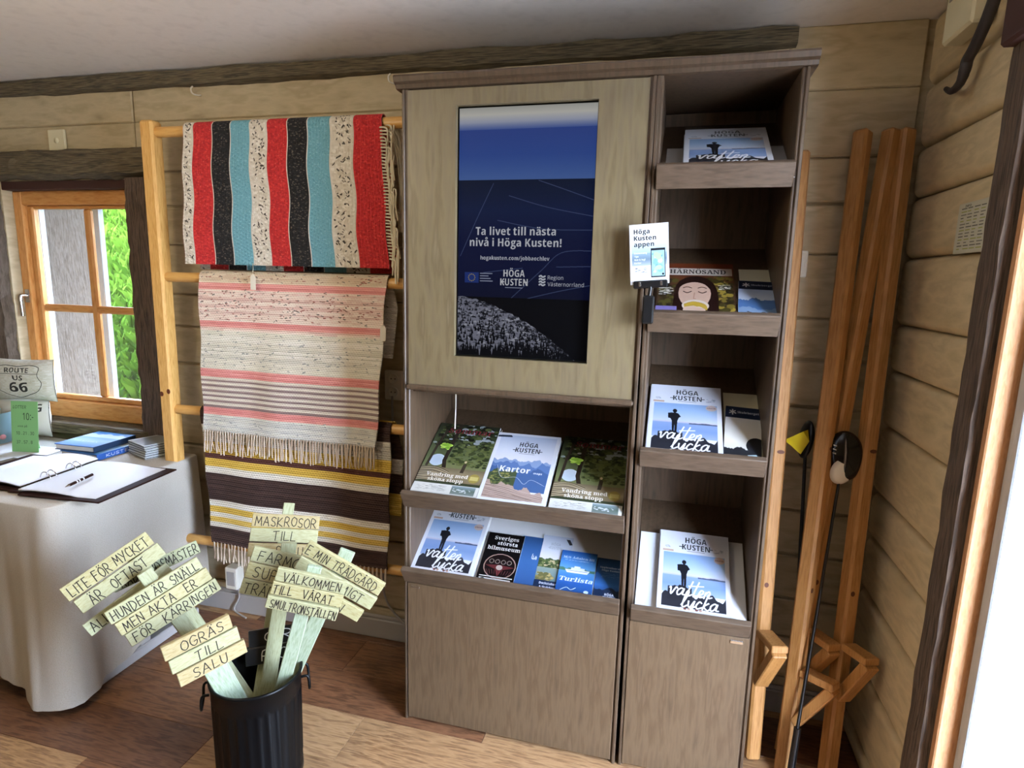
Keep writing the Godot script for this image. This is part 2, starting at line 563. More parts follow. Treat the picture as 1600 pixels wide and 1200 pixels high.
func cover_kartor() -> Image:
	var im := pimg(420, 594, Color("#e9ecf4"))
	vgrad(im, 22, 376, 20, 300, [Color("#c3cfe8"), Color("#dfe4f1"), Color("#f0e9ee")])
	ridge(im, 22, 398, 330, 240, 40, Color("#8fa5cc"), 3)
	ridge(im, 22, 398, 420, 275, 60, Color("#5f7db2"), 5)
	ridge(im, 22, 398, 500, 330, 60, Color("#49689b"), 8)
	ridge(im, 22, 200, 480, 350, 60, Color("#4c5a3c"), 11)
	blobs(im, 24, 350, 150, 110, 60, hexes(["#3f4d31", "#69713f", "#8c8b52", "#2f3b2b"]), 5, 16)
	ridge(im, 22, 398, 574, 440, 60, Color("#b79e93"), 15, 0.22)
	for k in 26:
		var y := 455 + k * 4.5
		stroke(im, smooth([Vector2(24, y + rng.randf_range(-8, 8)), Vector2(140, y + 16), Vector2(260, y + 44 + rng.randf_range(-8, 8)), Vector2(396, y + 70)], 4), rng.randf_range(1, 4), [Color("#8d766c"), Color("#d4beb2"), Color("#75625b")][k % 3])
	rect(im, 0, 574, 420, 20, Color("#e9ecf4"))
	words(im, "Kartor", 180, 350, 48, Color("#fafafa"))
	words(im, "maps", 330, 350, 16, Color("#fafafa"))
	stroke(im, smooth([Vector2(60, 300), Vector2(110, 400), Vector2(200, 390), Vector2(260, 440), Vector2(300, 400), Vector2(390, 440)], 6), 2, Color("#e7ecf6"))
	region_logo(im, 225, 120, 40, Color("#1f222b"))
	poly(im, [Vector2(0, 26), Vector2(90, 20), Vector2(100, 38), Vector2(0, 44)], Color("#2d3646"))
	return im

func cover_vandring() -> Image:
	var im := pimg(420, 594, Color("#39412c"))
	vgrad(im, 0, 420, 0, 480, [Color("#2a2f24"), Color("#4b5538"), Color("#6e7850"), Color("#8b8a5c")])
	blobs(im, 0, 0, 420, 210, 260, hexes(["#1f241b", "#394329", "#59663a", "#c8d3d8", "#79854f", "#2b3222"], 0.55), 6, 26)
	blobs(im, 150, 170, 270, 200, 160, hexes(["#59663c", "#7e8b4d", "#465231", "#8f9a5d"], 0.5), 6, 24)
	disc(im, 84, 330, 52, 50, Color("#c9d8e6"))
	stroke(im, [Vector2(150, 0), Vector2(140, 180), Vector2(132, 330), Vector2(150, 400)], 26, Color("#332a22"))
	stroke(im, [Vector2(70, 60), Vector2(44, 200), Vector2(28, 380)], 18, Color("#3b3128"))
	blobs(im, 60, 180, 90, 60, 26, hexes(["#a8cf4a", "#8fbd3f", "#bfe066"]), 8, 20)
	vgrad(im, 0, 420, 390, 500, [Color("#7c6f56"), Color("#9b8d70"), Color("#837459")])
	for k in 14:
		stroke(im, smooth([Vector2(0, 400 + k * 8), Vector2(90, 385 + k * 8 + rng.randf_range(-8, 8)), Vector2(190, 420 + k * 6)], 4), rng.randf_range(2, 6), [Color("#4e4132"), Color("#b5a88d")][k % 2])
	poly(im, [Vector2(262, 420), Vector2(266, 350), Vector2(280, 340), Vector2(290, 352), Vector2(284, 420)], Color("#433b30"))
	disc(im, 276, 330, 8, 10, Color("#c9b48f"))
	words(im, "Vandring med", 190, 462, 27, Color("#f2efe4"), 0, true)
	words(im, "sköna stopp", 190, 500, 27, Color("#f2efe4"), 0, true)
	disc(im, 366, 455, 36, 36, Color("#a1914a"))
	rect(im, 340, 440, 52, 30, Color("#c9ba74"))
	words(im, "Sommar", 230, 84, 46, Color("#7a2a33"), 0, true, true, 1.1, 0.15)
	rect(im, 0, 520, 420, 74, Color("#dcdcd6"))
	speckle(im, 20, 534, 200, 44, 60, hexes(["#9b9b98", "#b8b8b4"]), 2, 4, 6.0)
	vgrad(im, 250, 150, 524, 588, [Color("#8fa3ad"), Color("#5e6f66"), Color("#7f8a86")])
	blobs(im, 256, 545, 140, 30, 20, hexes(["#e6e9ea", "#c4ccd0"]), 4, 12, 0.4)
	return im

func cover_harno() -> Image:
	var im := pimg(420, 400, Color("#6a4a33"))
	vgrad(im, 0, 420, 0, 400, [Color("#8a3d22"), Color("#5a3f2a"), Color("#3a3025")])
	blobs(im, 250, 90, 170, 300, 150, hexes(["#7d6b2c", "#4b431f", "#a08a3a", "#332a18"]), 8, 26)
	blobs(im, 0, 110, 150, 280, 90, hexes(["#40361f", "#26221a", "#5e5628"]), 8, 24)
	rect(im, 20, 38, 392, 54, Color("#e7ddd0"))
	words(im, "HÄRNÖSAND", 220, 80, 32, Color("#33241d"), 0, true, true, 1.05)
	# portrait: dark hair round a pale face, hands with food
	poly(im, smooth([Vector2(90, 400), Vector2(96, 210), Vector2(130, 130), Vector2(210, 100), Vector2(290, 130), Vector2(330, 220), Vector2(330, 400)], 5), Color("#2a1713"))
	disc(im, 205, 225, 88, 106, Color("#d8b39d"))
	poly(im, smooth([Vector2(118, 190), Vector2(150, 130), Vector2(210, 116), Vector2(268, 134), Vector2(294, 200), Vector2(260, 160), Vector2(205, 144), Vector2(150, 160), Vector2(118, 190)], 4), Color("#2a1713"))
	for e in [165, 246]:
		stroke(im, smooth([Vector2(e - 22, 212), Vector2(e, 222), Vector2(e + 22, 212)], 5), 6, Color("#4a2e24"))
		stroke(im, smooth([Vector2(e - 24, 188), Vector2(e, 180), Vector2(e + 24, 188)], 5), 5, Color("#5d3c2f"))
	stroke(im, [Vector2(205, 220), Vector2(200, 262), Vector2(212, 264)], 4, Color("#b98b74"))
	disc(im, 210, 310, 72, 40, Color("#e4d3c6"))
	poly(im, smooth([Vector2(150, 300), Vector2(200, 282), Vector2(262, 300), Vector2(270, 338), Vector2(230, 316), Vector2(160, 326), Vector2(150, 300)], 5), Color("#c7a63d"))
	poly(im, [Vector2(130, 400), Vector2(150, 320), Vector2(200, 310), Vector2(260, 330), Vector2(280, 400)], Color("#dcbca9"))
	rect(im, 0, 318, 112, 56, Color("#8b7fc0"))
	rect(im, 110, 372, 100, 28, Color("#a6c46a"))
	rect(im, 300, 350, 120, 40, Color("#d7c54a"))
	speckle(im, 8, 180, 90, 60, 40, [Color("#e8e2d4")], 2, 5, 5.0)
	speckle(im, 330, 160, 80, 40, 26, [Color("#e8e2d4")], 2, 4, 5.0)
	return im

func snow_star(im: Image, x: float, y: float, r: float, c: Color) -> void:
	for k in 3:
		var d := Vector2(cos(PI * k / 3 + 0.5), sin(PI * k / 3 + 0.5)) * r
		stroke(im, [Vector2(x, y) - d, Vector2(x, y) + d], r * 0.38, c)

func cover_skule(dark: bool) -> Image:
	var im := pimg(220, 420, Color("#dfe3ea"))
	if dark:
		vgrad(im, 0, 220, 0, 420, [Color("#c9ced6"), Color("#e2e0da"), Color("#ece7da"), Color("#c3c2bd")])
		ridge(im, 0, 220, 420, 330, 40, Color("#2c2d31"), 7)
		disc(im, 190, 300, 60, 62, Color("#26272b"))
		words(im, "Naturrum", 70, 396, 14, Color("#e8e8e8"))
		poly(im, [Vector2(140, 372), Vector2(190, 362), Vector2(210, 400), Vector2(150, 412)], Color("#a8c4c9"))
	else:
		vgrad(im, 0, 220, 0, 420, [Color("#9fb6da"), Color("#cfd9e8"), Color("#dfe3ea")])
		ridge(im, 0, 220, 420, 200, 60, Color("#4f74a8"), 7)
		ridge(im, 0, 220, 420, 290, 30, Color("#7f98b9"), 8)
		blobs(im, 0, 320, 220, 100, 80, hexes(["#6d5f55", "#3d3a35", "#8d8277", "#544a42"]), 6, 16)
		blobs(im, 60, 390, 120, 30, 8, hexes(["#e6e6e6"]), 8, 18)
	rect(im, 0, 0, 220, 92, Color("#1c2a4a"))
	snow_star(im, 44, 44, 22, Color.WHITE)
	words(im, "Skuleberget", 140, 52, 17, Color("#dfe5f2"))
	return im

func cover_bil() -> Image:
	var im := pimg(300, 440, Color("#121011"))
	words(im, "Sveriges", 158, 62, 34, Color("#ece9e4"), 0, true)
	words(im, "största", 176, 110, 34, Color("#ece9e4"), 0, true)
	words(im, "bilmuseum", 156, 158, 34, Color("#ece9e4"), 0, true)
	# steering wheel and dials
	disc(im, 160, 300, 130, 112, Color("#a5857c"))
	disc(im, 160, 300, 122, 104, Color("#1d1314"))
	for k in 4:
		disc(im, 86 + k * 48, 262, 20, 20, Color("#8d8078"))
		disc(im, 86 + k * 48, 262, 15, 15, Color("#241a1a"))
	poly(im, [Vector2(40, 300), Vector2(160, 288), Vector2(280, 300), Vector2(190, 330), Vector2(160, 390), Vector2(130, 330)], Color("#5f2a2c"))
	disc(im, 160, 312, 26, 22, Color("#bba79f"))
	for k in 10:
		stroke(im, [Vector2(60 + k * 22, 335), Vector2(80 + k * 18, 372)], 2, Color("#8b4d4c"))
	rect(im, 20, 392, 264, 8, Color("#d8d4cf"))
	poly(im, [Vector2(20, 410), Vector2(270, 410), Vector2(280, 440), Vector2(30, 440)], Color("#d5d2d0"))
	disc(im, 52, 424, 18, 12, Color("#3a3638"))
	words(im, "HÄRNÖSAND", 170, 432, 14, Color("#7a7678"))
	return im

func cover_blue(s: int) -> Image:
	var im := pimg(240, 440, Color("#2f558f"))
	vgrad(im, 0, 240, 0, 440, [Color("#33598f"), Color("#3f6aa6"), Color("#345c96")])
	if s == 0:
		stroke(im, smooth([Vector2(160, 150), Vector2(156, 190), Vector2(180, 196), Vector2(200, 170)], 5), 6, Color("#dfe6f2"))
		words(im, "La", 190, 200, 34, Color("#dfe6f2"))
	elif s == 1:
		# boat timetable
		vgrad(im, 0, 240, 0, 440, [Color("#2b62b0"), Color("#4b8bd0"), Color("#6fa9dd"), Color("#2c5da8"), Color("#23508f")])
		words(im, "M/S Ådalen III", 120, 82, 22, Color("#dbe9fb"), 0, true, true, 0.95)
		speckle(im, 20, 96, 200, 12, 30, [Color("#a8c7ee")], 2, 4, 5.0)
		ridge(im, 0, 240, 240, 180, 30, Color("#4f7d6b"), 3)
		vgrad(im, 0, 240, 215, 290, [Color("#5d97cf"), Color("#3b78bd")])
		poly(im, [Vector2(40, 200), Vector2(206, 196), Vector2(190, 232), Vector2(56, 232)], Color("#eef3f8"))
		rect(im, 80, 176, 90, 24, Color("#dfe8f2"))
		rect(im, 100, 160, 40, 18, Color("#eef3f8"))
		rect(im, 60, 208, 130, 4, Color("#2f5d9c"))
		words(im, "Turlista", 120, 320, 42, Color("#e4eefb"), 0, true, true, 0.95, 0.2)
		stroke(im, smooth([Vector2(30, 420), Vector2(70, 385), Vector2(100, 405), Vector2(130, 380)], 5), 5, Color("#dbe9fb"))
		disc(im, 200, 410, 16, 16, Color("#cfe0f4"))
	else:
		vgrad(im, 0, 240, 0, 440, [Color("#26446f"), Color("#2d5690"), Color("#3a6fb8"), Color("#16233c")])
		words(im, "Upplevelser vid", 120, 110, 18, Color("#cfdaf0"))
		words(im, "Höga Kusten", 120, 140, 18, Color("#cfdaf0"))
		speckle(im, 40, 160, 160, 50, 40, [Color("#5d80b5")], 2, 4, 6.0)
		ridge(im, 0, 240, 440, 330, 40, Color("#1b2a45"), 6)
		region_logo(im, 130, 400, 24, Color("#dfe6f2"))
	return im

func cover_dock() -> Image:
	var im := pimg(260, 480, Color("#d5dbe8"))
	vgrad(im, 0, 260, 0, 250, [Color("#cdd6ea"), Color("#dfe3ec"), Color("#e6dfe0")])
	region_logo(im, 120, 90, 26, Color("#b7bcc8"))
	poly(im, [Vector2(200, 20), Vector2(232, 20), Vector2(260, 64), Vector2(236, 70)], Color("#23242a"))
	ridge(im, 0, 260, 480, 210, 24, Color("#4d5f3b"), 3)
	blobs(im, 0, 215, 260, 90, 90, hexes(["#5f6f3f", "#3d4b2f", "#85895a", "#c2b48e"]), 5, 16)
	vgrad(im, 0, 260, 290, 400, [Color("#8b9c96"), Color("#6f8a8d")])
	blobs(im, 0, 330, 160, 90, 50, hexes(["#b5a46f", "#8d8050", "#6e6c42"]), 8, 22)
	rect(im, 0, 400, 260, 80, Color("#1d2d4a"))
	words(im, "Dockstahamn", 130, 432, 19, Color("#e6ebf5"))
	words(im, "& Skuleberget", 130, 462, 17, Color("#e6ebf5"))
	return im

func cover_app() -> Image:
	var im := pimg(320, 480, Color("#eef2f7"))
	vgrad(im, 16, 288, 150, 250, [Color("#dfeaf5"), Color("#a9cbe4")])
	vgrad(im, 16, 288, 230, 330, [Color("#9db8cc"), Color("#7f97ab"), Color("#b9c8d5")])
	var dk := Color("#2a2f37")
	words(im, "Höga", 36, 76, 36, dk, 1, false, true, 1.15)
	words(im, "Kusten", 36, 128, 36, dk, 1, false, true, 1.15)
	words(im, "appen", 36, 178, 36, dk, 1, false, true, 1.15)
	for k in 4:
		words(im, ["Evenemang", "Tips", "Mat & logi", "Kartor"][k], 36, 236 + k * 26, 14, Color("#f5f8fb"), 1)
	rect(im, 172, 196, 118, 232, Color("#22252b"))
	rect(im, 178, 214, 106, 204, Color("#a9d4ea"))
	blobs(im, 180, 220, 100, 180, 26, hexes(["#bfe0b4", "#8fc3e6", "#d4ead0", "#79b4dd"]), 8, 24, 0.8)
	rect(im, 262, 396, 16, 16, Color("#23252b"))
	speckle(im, 36, 346, 110, 40, 24, [Color("#8a95a1")], 3, 5, 4.0)
	return im

func screen_picture() -> Image:
	var im := pimg(600, 1062, Color("#10162c"))
	vgrad(im, 0, 600, 0, 90, [Color("#c9c8c2"), Color("#e6e4dc"), Color("#bcc3dc"), Color("#5c74bd")])
	vgrad(im, 0, 600, 90, 300, [Color("#3d57ab"), Color("#3f5fb4"), Color("#5a7cc4")])
	vgrad(im, 0, 600, 296, 800, [Color("#1a2440"), Color("#1c2a55"), Color("#161f49"), Color("#131b45"), Color("#111737")])
	for l in [[[360, 300], [480, 340], [600, 382]], [[230, 362], [400, 410], [600, 448]], [[180, 465], [380, 500], [600, 505]], [[160, 310], [90, 450], [10, 620]],
		[[600, 590], [470, 600], [380, 680], [250, 800]], [[320, 800], [470, 762], [600, 735]], [[450, 660], [600, 655]], [[120, 690], [300, 668]]]:
		var p := []
		for q in l:
			p.append(Vector2(q[0], q[1]))
		stroke(im, smooth(p, 8), 3, Color("#4d5b86"))
	words(im, "Ta livet till nästa", 262, 528, 34, Color("#e8ebf5"), 0, false, true, 0.98)
	words(im, "nivå i Höga Kusten!", 262, 576, 34, Color("#e8ebf5"), 0, false, true, 0.98)
	words(im, "hogakusten.com/jobbaochlev", 262, 634, 17, Color("#dfe3ef"), 0, false, true, 0.95)
	# flag with a ring of stars
	rect(im, 32, 690, 66, 46, Color("#27408f"))
	for k in 12:
		disc(im, 65 + cos(TAU * k / 12) * 15, 713 + sin(TAU * k / 12) * 15, 2.4, 2.4, Color("#d9c24a"))
	for k in 4:
		rect(im, 104, 692 + k * 11, [58, 40, 50, 60][k], 4, Color("#aab3cf"))
	words(im, "HÖGA", 262, 706, 30, Color("#eef0f7"), 0, false, true, 0.85)
	words(im, "KUSTEN", 262, 744, 30, Color("#eef0f7"), 0, false, true, 0.85)
	rect(im, 202, 726, 16, 5, Color("#eef0f7"))
	rect(im, 306, 726, 16, 5, Color("#eef0f7"))
	rect(im, 222, 752, 80, 3, Color("#aab3cf"))
	for k in 4:
		stroke(im, smooth([Vector2(376, 702 + k * 12), Vector2(384, 698 + k * 12), Vector2(392, 704 + k * 12), Vector2(402, 700 + k * 12)], 4), 7, Color("#e0e5f2"))
	words(im, "Region", 414, 714, 17, Color("#e0e5f2"), 1, false, false)
	words(im, "Västernorrland", 414, 742, 17, Color("#e0e5f2"), 1, false, false)
	# winter hillside with sparse pines
	rect(im, 0, 798, 600, 264, Color("#06070c"))
	var hill := [Vector2(0, 800)]
	for k in 31:
		var t := k / 30.0
		hill.append(Vector2(t * 540, 800 + 10 * t + 250 * pow(t, 1.8) + rng.randf_range(-5, 5)))
	hill.append(Vector2(0, 1062))
	poly(im, hill, Color("#8e90a2"))
	for k in 900:
		var t := rng.randf()
		var top := 800 + 10 * t + 250 * pow(t, 1.8)
		var y: float = lerp(top, 1060.0, pow(rng.randf(), 1.3))
		var x := t * 540
		var s := rng.randf_range(2, 8)
		var c: Color = [Color("#b9bccb"), Color("#3a3c46"), Color("#23252e"), Color("#6c6f80"), Color("#14161d")][rng.randi() % 5]
		poly(im, [Vector2(x - s * 1.6, y + s * 0.7), Vector2(x + s * 0.4, y - s * 0.5), Vector2(x + s * 2.0, y + s)], c)
	for k in 420:
		var t := rng.randf()
		var top := 800 + 10 * t + 250 * pow(t, 1.8)
		var low := rng.randf()
		var y: float = lerp(top, 1062.0, low)
		var x := t * 540
		var s := 4.0 + low * 9.0
		poly(im, [Vector2(x - s * 0.5, y + s), Vector2(x, y - s * 1.6), Vector2(x + s * 0.5, y + s)], Color("#0d0f15"))
	for k in 160:
		var x := rng.randf() * 420
		var s := rng.randf_range(6, 22)
		poly(im, [Vector2(x - s * 0.4, 1062), Vector2(x, 1062 - s * 3), Vector2(x + s * 0.4, 1062)], Color("#0b0c11"))
	return im

func normal_of(h: Image, k: float) -> ImageTexture:
	h.bump_map_to_normal_map(k)
	return ImageTexture.create_from_image(h)

func rug_mat(im: Image, h: Image) -> StandardMaterial3D:
	var m := mat(Color.WHITE, 0.95)
	m.albedo_texture = ImageTexture.create_from_image(im)
	m.normal_enabled = true
	m.normal_texture = normal_of(h, 7.0)
	m.normal_scale = 1.0
	return m

func rug_striped() -> StandardMaterial3D:
	# stripes run down; u 0..1 is the front width, the wefts are fine chevrons
	var w := 640
	var hh := 640
	var im := pimg(w, hh, Color("#d9d2c6"))
	var hm := pimg(w, hh, Color("#808080"))
	var edges := [0.0, 0.052, 0.155, 0.252, 0.354, 0.441, 0.545, 0.645, 0.755, 0.865, 1.0]
	var kinds := ["s", "r", "k", "b", "s", "r", "k", "b", "s", "r"]
	for i in kinds.size():
		var x0 := int(edges[i] * w)
		var x1 := int(edges[i + 1] * w)
		var base: Color = {"s": Color("#ded9cc"), "r": Color("#c02a2b"), "k": Color("#17171a"), "b": Color("#6fa9b9")}[kinds[i]]
		rect(im, x0 + 3, 0, x1 - x0 - 3, hh, base)
		if kinds[i] == "r":
			speckle(im, x0 + 4, 0, x1 - x0 - 5, hh, 1500, hexes(["#a81f24", "#d23b38", "#b5262a"]), 2, 4, 2.0)
			speckle(im, x0 + 4, 0, x1 - x0 - 5, hh, 90, hexes(["#e06a5a"]), 2, 3)
		elif kinds[i] == "k":
			speckle(im, x0 + 4, 0, x1 - x0 - 5, hh, 1300, hexes(["#4a453f", "#5d564c", "#0c0c0d", "#2b2927"]), 1.5, 3, 2.0)
		elif kinds[i] == "b":
			speckle(im, x0 + 4, 0, x1 - x0 - 5, hh, 1200, hexes(["#5e9aac", "#82bac8", "#6aa3b3"]), 2, 3, 1.6)
		else:
			speckle(im, x0 + 4, 0, x1 - x0 - 5, hh, 800, hexes(["#cfc8b8", "#ece8de", "#d6d0c2"]), 3, 6, 2.0)
			for k in int((x1 - x0) * 3.6):
				var x := x0 + 5 + rng.randf() * (x1 - x0 - 14)
				var y := rng.randf() * (hh - 8)
				stroke(im, [Vector2(x, y), Vector2(x + rng.randf_range(2, 7), y + rng.randf_range(-5, 6))], rng.randf_range(1.2, 3.2), Color("#3a3631"))
	for x in range(0, w, 5):
		rect(hm, x, 0, 2, hh, Color("#505050"))
	for y in range(0, hh, 8):
		for x in range(0, w, 10):
			rect(hm, x, y + (4 if (x / 10) % 2 == 1 else 0), 5, 3, Color("#b8b8b8"))
	return rug_mat(im, hm)

func rug_bands(rows: Array, rib: int, tag: int) -> StandardMaterial3D:
	# rows: [fraction, kind]; v runs down the front
	var w := 700
	var hh := 700
	var im := pimg(w, hh, Color("#d6cdbb"))
	var hm := pimg(w, hh, Color("#606060"))
	var y := 0.0
	for r in rows:
		var h: float = r[0] * hh
		var cols: Array = r[1]
		var yy := y
		while yy < y + h - 0.5:
			var c: Color = cols[rng.randi() % cols.size()]
			var x := 0
			while x < w:
				var run := rng.randi_range(12, 60)
				rect(im, x, yy, run, rib, c.lerp(cols[rng.randi() % cols.size()], rng.randf() * 0.6))
				x += run
			yy += rib
		if r.size() > 2:
			for k in int(h * w * 0.0016 * r[2]):
				var sx := rng.randf() * (w - 16)
				var sy: float = y + rng.randf() * max(1.0, h - 4)
				stroke(im, [Vector2(sx, sy), Vector2(sx + rng.randf_range(3, 11), sy + rng.randf_range(-3, 3))], rng.randf_range(1.2, 3), r[3][rng.randi() % r[3].size()])
		y += h
	for k in range(0, hh, rib):
		rect(hm, 0, k, w, int(rib * 0.55), Color("#a0a0a0"))
		for x in range((k / rib) % 2 * 5, w, 10):
			rect(hm, x, k, 4, int(rib * 0.7), Color("#c8c8c8"))
	return rug_mat(im, hm)

# ------------------------------------------------------------------ hand lettering
const GLYPH := {
	"A": [[[0, 0], [0.45, 1], [0.9, 0]], [[0.18, 0.36], [0.74, 0.36]]],
	"D": [[[0.05, 1], [0.05, 0], [0.5, 0.05], [0.85, 0.45], [0.55, 0.9], [0.02, 1]]],
	"E": [[[0.75, 1], [0.08, 1], [0.05, 0], [0.75, 0.02]], [[0.06, 0.52], [0.62, 0.54]]],
	"F": [[[0.8, 1], [0.08, 1], [0.0, 0]], [[0.05, 0.54], [0.6, 0.56]]],
	"G": [[[0.85, 0.85], [0.5, 1], [0.12, 0.75], [0.05, 0.3], [0.35, 0.0], [0.75, 0.08], [0.82, 0.42], [0.5, 0.42]]],
	"H": [[[0.05, 1], [0.0, 0]], [[0.75, 1], [0.72, 0]], [[0.02, 0.5], [0.74, 0.52]]],
	"I": [[[0.2, 1], [0.16, 0]]],
	"K": [[[0.05, 1], [0.0, 0]], [[0.75, 1], [0.04, 0.42], [0.85, 0.0]]],
	"L": [[[0.08, 1], [0.04, 0.02], [0.72, 0.06]]],
	"M": [[[0.0, 0], [0.16, 1], [0.5, 0.3], [0.86, 1], [1.0, 0]]],
	"N": [[[0.0, 0], [0.06, 1], [0.72, 0.02], [0.76, 1]]],
	"O": [[[0.45, 1], [0.1, 0.75], [0.05, 0.3], [0.4, 0.0], [0.8, 0.25], [0.82, 0.75], [0.45, 1]]],
	"P": [[[0.05, 0], [0.06, 1], [0.6, 0.95], [0.72, 0.7], [0.5, 0.48], [0.06, 0.46]]],
	"R": [[[0.0, 0], [0.08, 1], [0.6, 0.95], [0.7, 0.72], [0.5, 0.5], [0.06, 0.46]], [[0.3, 0.47], [0.82, 0.0]]],
	"S": [[[0.75, 0.88], [0.4, 1], [0.12, 0.8], [0.25, 0.56], [0.62, 0.42], [0.7, 0.15], [0.4, 0.0], [0.05, 0.12]]],
	"T": [[[0.0, 0.98], [0.85, 1]], [[0.44, 1], [0.4, 0]]],
	"U": [[[0.05, 1], [0.08, 0.25], [0.35, 0.0], [0.7, 0.2], [0.76, 1]]],
	"V": [[[0.0, 1], [0.42, 0.0], [0.82, 1]]],
	"Y": [[[0.0, 1], [0.4, 0.5]], [[0.82, 1], [0.22, 0.0]]],
	"C": [[[0.75, 0.9], [0.4, 1], [0.08, 0.6], [0.2, 0.1], [0.7, 0.1]]],
	"0": [[[0.4, 1], [0.1, 0.6], [0.35, 0.0], [0.7, 0.4], [0.4, 1]]],
	"1": [[[0.2, 0.8], [0.4, 1], [0.36, 0]]],
	"2": [[[0.05, 0.8], [0.4, 1], [0.66, 0.7], [0.05, 0.0], [0.75, 0.02]]],
	"3": [[[0.05, 0.95], [0.6, 0.95], [0.3, 0.55], [0.68, 0.3], [0.3, 0.0], [0.02, 0.1]]],
	"5": [[[0.7, 1], [0.15, 1], [0.1, 0.6], [0.6, 0.5], [0.5, 0.05], [0.05, 0.05]]],
	"7": [[[0.05, 1], [0.75, 1], [0.3, 0.0]]],
	"8": [[[0.4, 0.52], [0.1, 0.8], [0.4, 1], [0.66, 0.78], [0.1, 0.22], [0.38, 0.0], [0.7, 0.24], [0.4, 0.52]]],
	",": [[[0.2, 0.08], [0.1, -0.15]]], ":": [[[0.15, 0.7], [0.16, 0.62]], [[0.14, 0.2], [0.15, 0.12]]], "-": [[[0.05, 0.5], [0.5, 0.52]]]}
const MARKS := {"Ä": ["A", 2], "Å": ["A", 1], "Ö": ["O", 2]}

func lettering(s: String, h: float, width: float, pen: float, loose := 0.06) -> ArrayMesh:
	# pen strokes as thin raised ribbons, centred on the origin, facing +z
	var runs := []
	var x := 0.0
	for ch in s:
		if ch == " ":
			x += 0.65
			continue
		var base: String = MARKS[ch][0] if MARKS.has(ch) else ch
		var wide := 0.0
		var lift := rng.randf_range(-loose, loose)
		for r in GLYPH[base]:
			var p := []
			for q in r:
				wide = max(wide, q[0])
				p.append(Vector2(x + q[0] * 0.82 + rng.randf_range(-loose, loose) * 0.5, q[1] + lift + rng.randf_range(-loose, loose) * 0.5))
			runs.append(smooth(p, 3) if base in ["S", "O", "G", "D", "U", "C", "0", "8", "P", "R"] else p)
		if MARKS.has(ch):
			if MARKS[ch][1] == 2:
				for d in [0.2, 0.52]:
					runs.append([Vector2(x + d, 1.13 + lift), Vector2(x + d + 0.06, 1.2 + lift)])
			else:
				runs.append([Vector2(x + 0.3, 1.16 + lift), Vector2(x + 0.4, 1.24 + lift), Vector2(x + 0.46, 1.14 + lift)])
		x += wide * 0.82 + 0.22
	var total := x - 0.22
	var kx: float = width / max(total, 0.1)
	var st := new_st()
	for p in runs:
		for i in range(p.size() - 1):
			var a := Vector2((p[i].x - total / 2) * kx, (p[i].y - 0.5) * h)
			var b := Vector2((p[i + 1].x - total / 2) * kx, (p[i + 1].y - 0.5) * h)
			var d := (b - a).normalized()
			var n := d.orthogonal() * pen / 2
			a -= d * pen * 0.3
			b += d * pen * 0.3
			quad(st, Vector3(a.x - n.x, a.y - n.y, 0), Vector3(b.x - n.x, b.y - n.y, 0), Vector3(b.x + n.x, b.y + n.y, 0), Vector3(a.x + n.x, a.y + n.y, 0))
	return done(st)

# ------------------------------------------------------------------ garden signs
func sign_post(label: String, P: Vector3, B: Vector3, roll: float, boards: Array, over: float, stake_w: float, green: bool, tone: int) -> void:
	# boards: [offset x, offset y, length, height, words, letter share, shift]
	var u := (P - B).normalized()
	var n := EYE - P
	n = (n - u * n.dot(u)).normalized()
	var r := u.cross(n)
	var t := thing("garden_sign", label, "sign", Vector3.ZERO, 0.0, "garden signs in the black bin")
	t.transform = Transform3D(Basis(r, u, n), B)
	var L := (P - B).length()
	part(t, "stake", box(Vector3(stake_w, L + over, 0.014), 0.002), M.stake_green if green else M.stake, Vector3(0, (L + over) / 2, -0.0145))
	var k := 0
	for b in boards:
		var a := deg_to_rad(roll)
		var off := Vector2(b[0], b[1]).rotated(a)
		var pl := part(t, "plank", box(Vector3(b[2], b[3], 0.013), 0.0015), M.sign[tone if k != 1 else [1, 0, 1, 0][tone]], Vector3(off.x, L + off.y, 0), Vector3(0, 0, a + rng.randf_range(-0.012, 0.012)))
		if b[4] != "":
			part(pl, "lettering", lettering(b[4], b[3] * 0.68, b[2] * b[5], 0.0025), M.ink, Vector3(b[6], -0.002, 0.0071))
		k += 1

